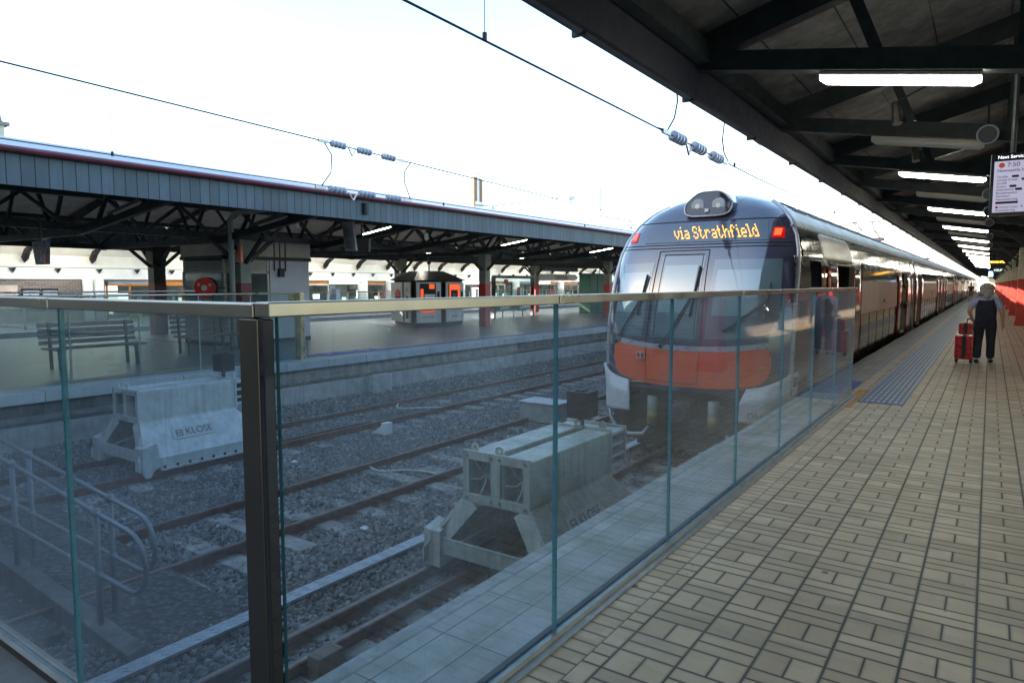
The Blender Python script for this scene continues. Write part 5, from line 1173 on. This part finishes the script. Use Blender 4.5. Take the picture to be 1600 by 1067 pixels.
# small far people near shops
# ------------------------------------------------------------------ main concourse hall behind the camera (throws the morning shade)
hall=thing('concourse_hall','tall sandstone station hall closing the platforms behind the viewpoint','building',(-30,-20,0))
m=MB(); m.box(-110,14,-34,-12,-.6,13.2); m.build('wall',mat('sandstone',(.55,.48,.38),.8,0,.15,2,.2),hall)
m=MB(); m.prism([(-34.6,13.2),(-11.4,13.2),(-11.4,13.9),(-23,14.6),(-34.6,13.9)],'x',-110.5,14.5); m.build('roof',m_roofmetal,hall)
for k in range(15):
    x=-104+k*8; m=MB(); m.box(x-2,x+2,-12.02,-11.98,5,12); w=m.build('window',m_win,hall); m=MB(); m.box(x-2.2,x-2,-12.05,-11.9,4.8,12.2); m.box(x+2,x+2.2,-12.05,-11.9,4.8,12.2); m.box(x-.1,x+.1,-12.05,-11.9,5,12); m.box(x-2.2,x+2.2,-12.05,-11.9,12,12.3); m.build('frame',m_cream,w)
# ------------------------------------------------------------------ overhead wires
def insulator(m,a,b,n=4,r=.075):
    a=Vector(a);b=Vector(b); d=b-a; pts=[];rr=[]
    for i in range(n*3+1):
        pts.append(a+d*(i/(n*3))); rr.append(r*(.55 if i%3==0 else 1. if i%3==1 else .95))
    m.tube(pts,rr,14)
def ohl(name,label,P,r,jump,strings,drops,rd):
    t=thing(name,label,'overhead wire',P[0])
    m=MB(); m.tube(P,r,6); m.build('wire',m_wire,t)
    for (x,ya,yb,z,rr) in strings:
        L=yb-ya
        for q in range(3):
            a=ya+L*(.10+.31*q); b_=a+L*.17; m=MB(); insulator(m,(x,a,z(a)),(x,b_,z(b_)),4 if rr<.09 else 3,rr); m.build('insulator',m_porc,t,smooth=rr>.09)
        m=MB(); m.box(x-.02,x+.02,ya-.08,ya+L*.07,z(ya)-.03,z(ya)+.03); m.box(x-.02,x+.02,yb-L*.07,yb+.06,z(yb)-.03,z(yb)+.03); m.bar((x,ya+L*.3,z(ya)-.02),(x,ya+L*.345,z(ya)-.18),.03,.015); m.bar((x,ya+L*.39,z(ya)-.02),(x,ya+L*.345,z(ya)-.18),.03,.015); m.build('clamp',m_silver,t)
    for J in jump: m=MB(); m.tube(J,rd*3.2,6); m.build('jumper',m_wire,t,smooth=True)
    for (a,b_) in drops: m=MB(); m.tube([a,b_],rd,5); m.tube([a,Vector(a)+Vector((0,0,.07))],.022,6); m.build('dropper',m_wire,t)
    return t
zc=lambda y:3.86-.014*y if y<14 else 3.664
zc2=lambda y: 4.95-.045*y if y<22 else 3.96+.0*y
ohl('overhead_wire','contact wire with three large insulators above the near track',[(-3.85,-3,zc(-3)),(-3.85,4,zc(4)),(-3.85,14,zc(14)),(-3.85,200,3.664)],.011,
  [[(-3.85,9.0,zc(9)),(-3.85,9.35,zc(9)+.03),(-3.85,9.6,zc(9)+.25),(-3.85,9.7,zc(9)+.5),(-3.85,9.65,zc2(9.6))],[(-3.85,12.15,zc(12)),(-3.85,11.85,zc(12)+.15),(-3.85,11.75,zc(12)+.35),(-3.85,11.85,zc2(11.9))]],
  [(-3.85,9.25,12.0,zc,.082)],[((-3.85,5.08,zc(5.08)),(-3.85,5.08,zc2(5))),((-3.85,12.45,zc(12.4)),(-3.85,12.45,zc2(12.4))),((-3.85,22,zc(22)),(-3.85,22,zc2(22))),((-3.85,32,zc(32)),(-3.85,32,zc2(32)))],.004)
ohl('overhead_wire','thin upper catenary wire hugging the near canopy edge',[(-3.85,-3,zc2(-3)),(-3.85,22,zc2(22)),(-3.85,60,4.5),(-3.85,200,4.5)],.006,[],[(-3.85,9.6,11.7,zc2,.08)],[],.003)
zd=lambda y:4.68-.026*y if y<24 else 4.06; ze=lambda y:3.56-.004*y
ohl('overhead_wire','catenary wire with three insulator strings above the far track',[(-11.05,0,zd(0)),(-11.05,12,zd(12)),(-11.05,24,zd(24)),(-11.05,60,4.2),(-11.05,150,4.4)],.013,
  [[(-11.05,9.25,zd(9.2)),(-11.05,9.45,zd(9)-.25),(-11.05,9.42,zd(9)-.6),(-11.05,9.15,ze(9))],[(-11.05,11.75,zd(11.7)),(-11.05,11.55,zd(11)-.25),(-11.05,11.55,zd(11)-.5),(-11.05,11.75,ze(11.7))]],
  [(-11.05,9.2,11.5,zd,.075)],[((-11.05,5.2,ze(5.2)),(-11.05,5.2,zd(5.2))),((-11.05,12.9,ze(12.9)),(-11.05,12.9,zd(12.9))),((-11.05,20,ze(20)),(-11.05,20,zd(20)))],.004)
ohl('overhead_wire','lower contact wire with three insulator strings in front of the opposite valance',[(-11.05,0,ze(0)),(-11.05,150,ze(10))],.009,[],[(-11.05,9.1,11.7,ze,.075)],[],.004)
t=thing('catenary_mast','slim grey catenary mast with wire arm beyond the far canopy','mast',(-30,57,ZF))
m=MB(); m.box(-30.12,-29.88,56.85,57.15,ZF,10.4); m.build('pole',mat('pale galvanised steel',(.45,.46,.46),.5,.2,.06,2,.05),t)
m=MB(); m.tube([(-30,57,9.7),(-30,51,9.0),(-30,40.5,7.25),(-30,38.5,7.15)],.035,6); m.tube([(-30,51.5,9.0),(-30,53,7.3),(-30,55,5.5)],.02,5); m.build('arm',m_wire,t)
m=MB(); m.box(-30.2,-29.8,51.2,52.2,8.85,9.15); m.box(-30.1,-29.9,40.2,40.6,6,7.3); m.build('fitting',m_porc,t)
t=thing('signal_gantry','faint lattice gantry on the skyline left of the train','gantry',(-30,62,ZF))
m=MB(); 
for z in(6.9,7.9): m.box(-30.1,-30,57.3,64,z,z+.10)
for q in range(12): m.bar((-30.05,57.5+q*.55,6.95),(-30.05,58.05+q*.55,7.95),.06,.06,up=(1,0,0)); m.box(-30.1,-30,57.5+q*.55,57.56+q*.55,6.9,7.9)
m.build('lattice',mat('pale galvanised steel',(0,0,0)),t); m=MB(); m.box(-30.2,-29.9,63.8,64,ZF,7.9); m.build('post',mat('pale galvanised steel',(0,0,0)),t)
t=thing('twin_chimney','pair of brown flues with pale cap rising behind the far canopy','chimney',(-60,77.5,0))
m=MB(); m.box(-60.4,-60,76.6,77.3,0,16.6); m.box(-60.4,-60,78.0,78.6,0,16.4); m.build('flue',mat('brown flue',(.22,.13,.08),.6,0,.1,1,0),t)
m=MB(); m.box(-60.6,-60.1,77.2,78.4,12,17.4); m.box(-60.7,-59.9,76.8,78.8,12,13.2); m.build('pale_core',m_white,t)
t=thing('church_tower','pale stone tower with grey spire just visible at the left edge','tower',(-60,18.4,0))
m=MB(); m.box(-61.5,-60,16,20.7,0,13.2); m.build('tower_wall',mat('pale stone',(.5,.5,.46),.8,0,.1,1,.1),t)
m=MB(); m.box(-61.8,-59.8,15.7,21.0,13.2,13.45); m.add([(-61.5,16,13.45),(-60,16,13.45),(-60,20.6,13.45),(-61.5,20.6,13.45),(-60.75,20.2,17.3)],[(0,3,2,1),(0,1,4),(1,2,4),(2,3,4),(3,0,4)]); m.build('spire',mat('grey slate',(.2,.2,.24),.6,0,.1,2,0),t)
t=thing('apartment_block','pale city block closing the view at the far end of the tracks','building',(-5,262,0))
m=MB(); m.box(-62,18,262,290,-1,17); m.box(-100,-62,266,290,-1,26); m.build('wall',mat('pale render',(.66,.66,.66),.7,0,.05,.3,0),t)
for r_ in range(5):
    for q in range(18):
        if r_*18+q<90: m=MB(); m.box(-60+q*4.3,-57.6+q*4.3,261.95,261.99,1+r_*3.2,2.9+r_*3.2); m.build('window',mat('hazy pane',(.50,.53,.56),.2,0,.04,1,0),t)
t=thing('platform_kiosk','pale low shelter closing the end of our platform','building',(2,200,0)); m=MB(); m.box(-.5,6,195,215,0,3); m.build('wall',m_white,t); m=MB(); m.box(-.8,6.3,194.6,215.4,3,3.2); m.build('roof',m_colgrey,t)
for i,(x,y,h) in enumerate(((-12.5,70,7),(-12.3,120,7),(-19,170,8))):
    t=thing('overhead_portal','%s steel catenary portal spanning the tracks beyond the train front'%['first','second','third'][i],'portal',(x,y,0),'catenary portals'); m=MB(); m.box(-12.6,-12.4,y,y+.2,-1.2,h); m.box(-12.6,3,y,y+.2,h-.7,h-.6); m.box(-12.6,3,y,y+.2,h-.1,h)
    for q in range(14): m.bar((-12.5+q*1.1,y+.1,h-.65),(-11.95+q*1.1,y+.1,h-.05),.05,.05,up=(0,1,0)); m.bar((-11.95+q*1.1,y+.1,h-.05),(-11.4+q*1.1,y+.1,h-.65),.05,.05,up=(0,1,0))
    m.build('frame',mat('pale galvanised steel',(0,0,0)),t)

# ------------------------------------------------------------------ people
def skinmesh(name,pts,edges,rad,mt,parent,sub=2):
    me=bpy.data.meshes.new(name); off=parent_world(parent) if parent else Vector((0,0,0))
    me.from_pydata([tuple(Vector(p)-off) for p in pts],edges,[]); o=bpy.data.objects.new(name,me); COL.objects.link(o)
    md=o.modifiers.new('s','SKIN'); md.use_smooth_shade=True
    for i,r_ in enumerate(rad):
        v=me.skin_vertices[0].data[i]; v.radius=r_ if isinstance(r_,tuple) else (r_,r_); v.use_root=(i==0)
    sb_=o.modifiers.new('b','SUBSURF'); sb_.levels=sub; sb_.render_levels=sub
    dg=bpy.context.evaluated_depsgraph_get(); nm=bpy.data.meshes.new_from_object(o.evaluated_get(dg)); o.modifiers.clear(); o.data=nm; nm.materials.clear(); nm.materials.append(mt); bpy.data.meshes.remove(me)
    nm.polygons.foreach_set('use_smooth',[True]*len(nm.polygons)); nm.name=name
    if parent: o.parent=parent
    return o
m_skin=mat('skin',(.42,.25,.18),.55,0,.06,9,0); m_navy=mat('navy cloth',(.012,.014,.028),.85,0,.2,12,.2,60); m_shirt=mat('pale blue shirt',(.30,.33,.55),.8,0,.1,9,.2,60); m_shoe=mat('black leather',(.01,.01,.012),.4,0,.1,8,0)
def fingers(L,o,d,side,sc=1.):
    """edges for a slightly curled hand hanging along d"""
    pass
def person(label,loc,rot,H,spec):
    t=thing('person',label,'person',loc); t.rotation_euler=(0,0,0)
    ca,sa=math.cos(rot),math.sin(rot); k=H/1.7
    def W_(p): x,y,z=p; return (loc[0]+(x*ca-y*sa)*k,loc[1]+(x*sa+y*ca)*k,loc[2]+z*k)
    J=spec['J']; g=spec['g'] # girth
    names=list(J); idx={n:i for i,n in enumerate(names)}
    def sk(nm,chain_edges,rad,mt):
        ns=[]; 
        for e in chain_edges:
            for n in e: 
                if n not in ns: ns.append(n)
        return skinmesh(nm,[W_(J[n]) for n in ns],[(ns.index(a),ns.index(b)) for a,b in chain_edges],[tuple(q*k for q in rad[n]) if isinstance(rad[n],tuple) else rad[n]*k for n in ns],mt,t)
    legE=[('pelvis','hipL'),('hipL','kneeL'),('kneeL','ankL'),('pelvis','hipR'),('hipR','kneeR'),('kneeR','ankR')]
    upE=[('pelvis','waist'),('waist','chest'),('chest','neck'),('chest','shL'),('shL','elL'),('elL','wrL'),('chest','shR'),('shR','elR'),('elR','wrR')]
    bodyR=spec['R']
    handE=[]; 
    for s in 'LR':
        wr=Vector(J['wr'+s]); d=(wr-Vector(J['el'+s])).normalized(); side=Vector((0,1,0)); side=(side-d*side.dot(d)).normalized(); curl=spec.get('curl'+s,Vector((0,0,0)))
        J['palm'+s]=tuple(wr+d*.075); bodyR['palm'+s]=(.034,.020); handE.append(('wr'+s,'palm'+s))
        for f_,(o_,ln) in enumerate(((-.030,.070),(-.010,.082),(.010,.078),(.029,.062))):
            b=wr+d*.085+side*o_; m1=b+d*ln*.55+curl*.4*ln; e_=b+d*ln*.75+curl*ln
            for q,pp in enumerate((b,m1,e_)): J[f'f{s}{f_}{q}']=tuple(pp); bodyR[f'f{s}{f_}{q}']=.0088-.001*q
            handE+= [('palm'+s,f'f{s}{f_}0'),(f'f{s}{f_}0',f'f{s}{f_}1'),(f'f{s}{f_}1',f'f{s}{f_}2')]
        b=wr+d*.035+side*-.034; e_=b+d*.045-side*.022; J[f't{s}0']=tuple(b); J[f't{s}1']=tuple(e_); bodyR[f't{s}0']=.011; bodyR[f't{s}1']=.009; handE+=[('wr'+s,f't{s}0'),(f't{s}0',f't{s}1')]
    idx=None
    body=sk('body',legE+upE+[('neck','headb'),('headb','headc'),('headc','headt')]+handE+[('ankL','toeL'),('ankR','toeR')],bodyR,m_skin)
    hc=Vector(J['headc'])
    m=MB()
    for s in(-1,1): m.sphere(W_((hc.x+s*.078,hc.y-.005,hc.z-.01)),(.014*k,.018*k,.03*k),8)
    m.build('ears',m_skin,t,smooth=True)
    m=MB(); m.sphere(W_((hc.x,hc.y+.10,hc.z-.015)),(.014*k,.02*k,.022*k),8); m.build('nose',m_skin,t,smooth=True)
    m=MB()
    for s in(-1,1): m.sphere(W_((hc.x+s*.032,hc.y+.083,hc.z+.015)),(.012*k,.008*k,.009*k),8)
    m.build('eyes',m_shoe,t,smooth=True)
    R2={n:(tuple(q+spec.get('cl',.014) for q in (bodyR[n] if isinstance(bodyR[n],tuple) else (bodyR[n],bodyR[n])))) for n in bodyR}
    R2.update(spec.get('RT',{}))
    # trousers
    J['hemL']=tuple(Vector(J['kneeL']).lerp(Vector(J['ankL']),.97)); J['hemR']=tuple(Vector(J['kneeR']).lerp(Vector(J['ankR']),.97)); R2['hemL']=R2['hemR']=spec.get('hem',.075)
    hk=spec.get('short')
    if hk: 
        for s in 'LR': J['hem'+s]=tuple(Vector(J['kne'+'e'+s]).lerp(Vector(J['hip'+s]),.05))
        le=[('pelvis','hipL'),('hipL','hemL'),('pelvis','hipR'),('hipR','hemR'),('pelvis','waist')]
    else: le=[('pelvis','hipL'),('hipL','kneeL'),('kneeL','hemL'),('pelvis','hipR'),('hipR','kneeR'),('kneeR','hemR'),('pelvis','waist')]
    sk('trousers',le,R2,spec['tr'])
    # shirt with sleeves
    for s in 'LR': J['slv'+s]=tuple(Vector(J['sh'+s]).lerp(Vector(J['el'+s]),spec.get('slv',.8))); R2['slv'+s]=spec.get('slvr',.062)
    R3=dict(R2); R3['pelvis']=tuple(q+.006 for q in R2['pelvis']); R3['waist']=tuple(q+.006 for q in R2['waist'])
    J['collar']=tuple(Vector(J['chest']).lerp(Vector(J['neck']),.75)); R3['collar']=.068
    up=[('waist','chest'),('chest','collar'),('chest','shL'),('shL','slvL'),('chest','shR'),('shR','slvR'),('waist','pelvis')]
    if spec.get('long'): 
        up=[('waist','chest'),('chest','collar'),('chest','shL'),('shL','elL'),('elL','wrL'),('chest','shR'),('shR','elR'),('elR','wrR'),('waist','pelvis')]; R3['wrL']=R3['wrR']=.04
    sk('shirt',up,R3,spec['sh'])
    if spec.get('vest'):
        R4=dict(R3); 
        R4['pelvis']=(.215,.165); R4['waist']=(.205,.16); R4['chest']=(.205,.205); R4['collar']=.125; J['vhem']=(0,-.01,.86); R4['vhem']=(.205,.16)
        J['vsL']=tuple(Vector(J['chest']).lerp(Vector(J['shL']),.78)); J['vsR']=tuple(Vector(J['chest']).lerp(Vector(J['shR']),.78)); R4['vsL']=R4['vsR']=.118
        sk('vest',[('vhem','pelvis'),('pelvis','waist'),('waist','chest'),('chest','collar'),('chest','vsL'),('chest','vsR')],R4,spec['vest'])
    m=MB()
    for s in 'LR':
        a=Vector(J['ank'+s]); b=Vector(J['toe'+s]); V=[]
        m.sphere(W_(((a.x+b.x)/2,(a.y+b.y)/2-.02,(a.z+b.z)/2-.005)),(.052*k,.135*k,.05*k),12)
    m.build('shoes',spec.get('shoe',m_shoe),t,smooth=True)
    return t,W_,k
bodyR=lambda g:dict(pelvis=(.155*g,.115*g),hipL=(.095*g,.10*g),hipR=(.095*g,.10*g),kneeL=.058*g,kneeR=.058*g,ankL=.036,ankR=.036,toeL=.026,toeR=.026,waist=(.135*g,.10*g),chest=(.155*g,.11*g),neck=.052,headb=.062,headc=(.078,.095),headt=.062,shL=.058*g,shR=.058*g,elL=.042*g,elR=.042*g,wrL=.026,wrR=.026)
# woman walking away with two red cases
J=dict(pelvis=(0,0,.93),hipL=(-.10,0,.86),kneeL=(-.115,.06,.48),ankL=(-.12,-.08,.09),toeL=(-.13,.07,.035),hipR=(.10,0,.86),kneeR=(.115,.02,.48),ankR=(.12,.05,.09),toeR=(.14,.20,.035),waist=(0,.0,1.10),chest=(0,.01,1.32),neck=(0,.02,1.46),headb=(0,.03,1.53),headc=(0,.04,1.60),headt=(0,.035,1.67),
 shL=(-.20,0,1.36),elL=(-.30,-.05,1.13),wrL=(-.235,.05,.95),shR=(.20,0,1.36),elR=(.29,-.05,1.10),wrR=(.31,.06,.87))
t,Wp,k=person('woman with grey hair in navy vest and trousers walking away beside a red suitcase',(-.05,16.7,0),0,1.585,dict(J=J,g=1.25,R=bodyR(1.25),tr=m_navy,sh=m_shirt,vest=m_navy,hem=.085,slv=.72,slvr=.068,curlL=Vector((.3,.5,.2)),curlR=Vector((-.2,.4,.1))))
m_hair=mat('silver hair',(.36,.34,.31),.8,0,.3,26,.8,60)
m=MB(); m.sphere(Wp((0,.015,1.625)),(.142*k,.135*k,.118*k),18); m.sphere(Wp((0,-.06,1.55)),(.11*k,.07*k,.09*k),14); m.build('hair',m_hair,t,smooth=True)
m=MB(); P=[Wp((.10*math.cos(a),-.0+.09*math.sin(a),1.505)) for a in [q*math.pi/8 for q in range(17)]]; m.tube(P,.022*k,8); m.build('scarf',mat('red scarf',(.45,.05,.06),.8,0,.2,12,0),t,smooth=True)
m=MB(); m.sphere(Wp((0,-.10,1.47)),(.06*k,.03*k,.085*k),12); m.build('hair_bun',m_hair,t,smooth=True)
m_case=mat('glossy red shell',(.42,.02,.03),.3,0,.08,4,.05)
def case(label,x,y,z,w,d,h,wheels,handle):
    t=thing('suitcase',label,'suitcase',(x,y,z),'red luggage')
    m=MB(); m.box(x-w/2,x+w/2,y-d/2,y+d/2,z+(.07 if wheels else 0),z+h); s_=m.build('shell',m_case,t,bevel=.03)
    m=MB()
    for q in range(4): xx=x-w*.36+q*w*.24; m.box(xx-.008,xx+.008,y-d/2-.004,y-d/2+.01,z+(.14 if wheels else .05),z+h-.06)
    m.build('ribs',mat('dark red rib',(.25,.012,.02),.3,0,.05,4,0),s_)
    m=MB(); m.box(x-.035,x+.03,y-d/2-.012,y-d/2-.002,z+(.10 if wheels else .02),z+h-.01); m.box(x-.035,x+.03,y-d/2,y+d/2,z+h,z+h+.008); m.build('black_strap',m_black,t)
    if wheels:
        for dx in(-1,1):
            for dy in(-1,1): m=MB(); cx_,cy_=x+dx*w*.38,y+dy*d*.3; m.tube([(cx_-.02,cy_,z+.035),(cx_+.02,cy_,z+.035)],.034,12); m.box(cx_-.025,cx_+.025,cy_-.02,cy_+.02,z+.045,z+.075); m.build('castor',m_black,t)
    if handle: 
        m=MB()
        for dx in(.03,.13): m.tube([(x+dx,y+d/2-.03,z+h),(x+dx,y+d/2-.03,z+h+handle)],.009,6)
        m.tube([(x+.03,y+d/2-.03,z+h+handle),(x+.13,y+d/2-.03,z+h+handle)],.014,8); m.build('pull_handle',m_black,t)
case('large red hard shell suitcase on castors beside the walking woman',-.385,16.75,0,.32,.24,.56,True,.33)
case('small red case strapped on top of the large red suitcase',-.37,16.72,.575,.24,.16,.24,False,0)
# man far along the platform
J=dict(pelvis=(0,0,.95),hipL=(-.10,0,.88),kneeL=(-.11,.08,.48),ankL=(-.11,.0,.09),toeL=(-.12,.14,.035),hipR=(.10,0,.88),kneeR=(.11,-.02,.48),ankR=(.12,-.16,.10),toeR=(.13,-.02,.035),waist=(0,.0,1.12),chest=(0,.01,1.36),neck=(0,.02,1.50),headb=(0,.03,1.57),headc=(0,.04,1.64),headt=(0,.035,1.70),
 shL=(-.20,0,1.42),elL=(-.25,-.02,1.16),wrL=(-.24,.08,.92),shR=(.20,0,1.42),elR=(.25,-.02,1.16),wrR=(.24,.08,.92))
t,Wp,k=person('distant man in dark t-shirt and khaki shorts walking away on the platform',(-1.45,76,0),0,1.62,dict(J=J,g=1.1,R=bodyR(1.1),tr=mat('khaki cloth',(.20,.18,.13),.85,0,.1,9,0),sh=mat('charcoal cloth',(.03,.03,.035),.85,0,.1,9,0),short=True,hem=.09))
m=MB(); m.sphere(Wp((0,.03,1.66)),(.095*k,.11*k,.095*k),12); m.build('hair',mat('dark hair',(.02,.015,.012),.8,0,.2,30,.4),t,smooth=True)
# passenger standing in the second door of the first car
J=dict(pelvis=(0,0,.95),hipL=(-.09,0,.88),kneeL=(-.10,.02,.48),ankL=(-.10,-.02,.09),toeL=(-.10,.12,.035),hipR=(.09,0,.88),kneeR=(.11,.05,.48),ankR=(.12,.02,.09),toeR=(.13,.16,.035),waist=(0,.0,1.12),chest=(0,.01,1.36),neck=(0,.02,1.50),headb=(0,.03,1.57),headc=(0,.04,1.64),headt=(0,.035,1.70),
 shL=(-.19,0,1.42),elL=(-.25,.03,1.14),wrL=(-.16,.20,1.05),shR=(.19,0,1.42),elR=(.25,.0,1.14),wrR=(.22,.05,.90))
t,Wp,k=person('curly haired passenger in grey clothes and white shoes standing in an open train door',(-2.42,25.9,-.01),R(-80),1.58,dict(J=J,g=1.0,R=bodyR(1.0),tr=mat('grey jersey',(.22,.22,.22),.85,0,.1,9,0),sh=mat('slate grey knit',(.10,.11,.12),.85,0,.1,9,0),long=True,hem=.06,shoe=m_white))
m=MB(); rr=random.Random(9)
for q in range(26): a=rr.uniform(0,6.28); b_=rr.uniform(-.3,1.4); m.sphere(Wp((.10*math.cos(a)*math.cos(b_),.02+.10*math.sin(a)*math.cos(b_)-.03,1.66+.11*math.sin(b_))),.045*k,8)
m.build('hair',mat('dark hair',(0,0,0)),t,smooth=True)
m=MB(); m.sphere(Wp((.2,.12,.98)),(.09*k,.05*k,.10*k),10); m.build('shoulder_bag',m_black,t,smooth=True)
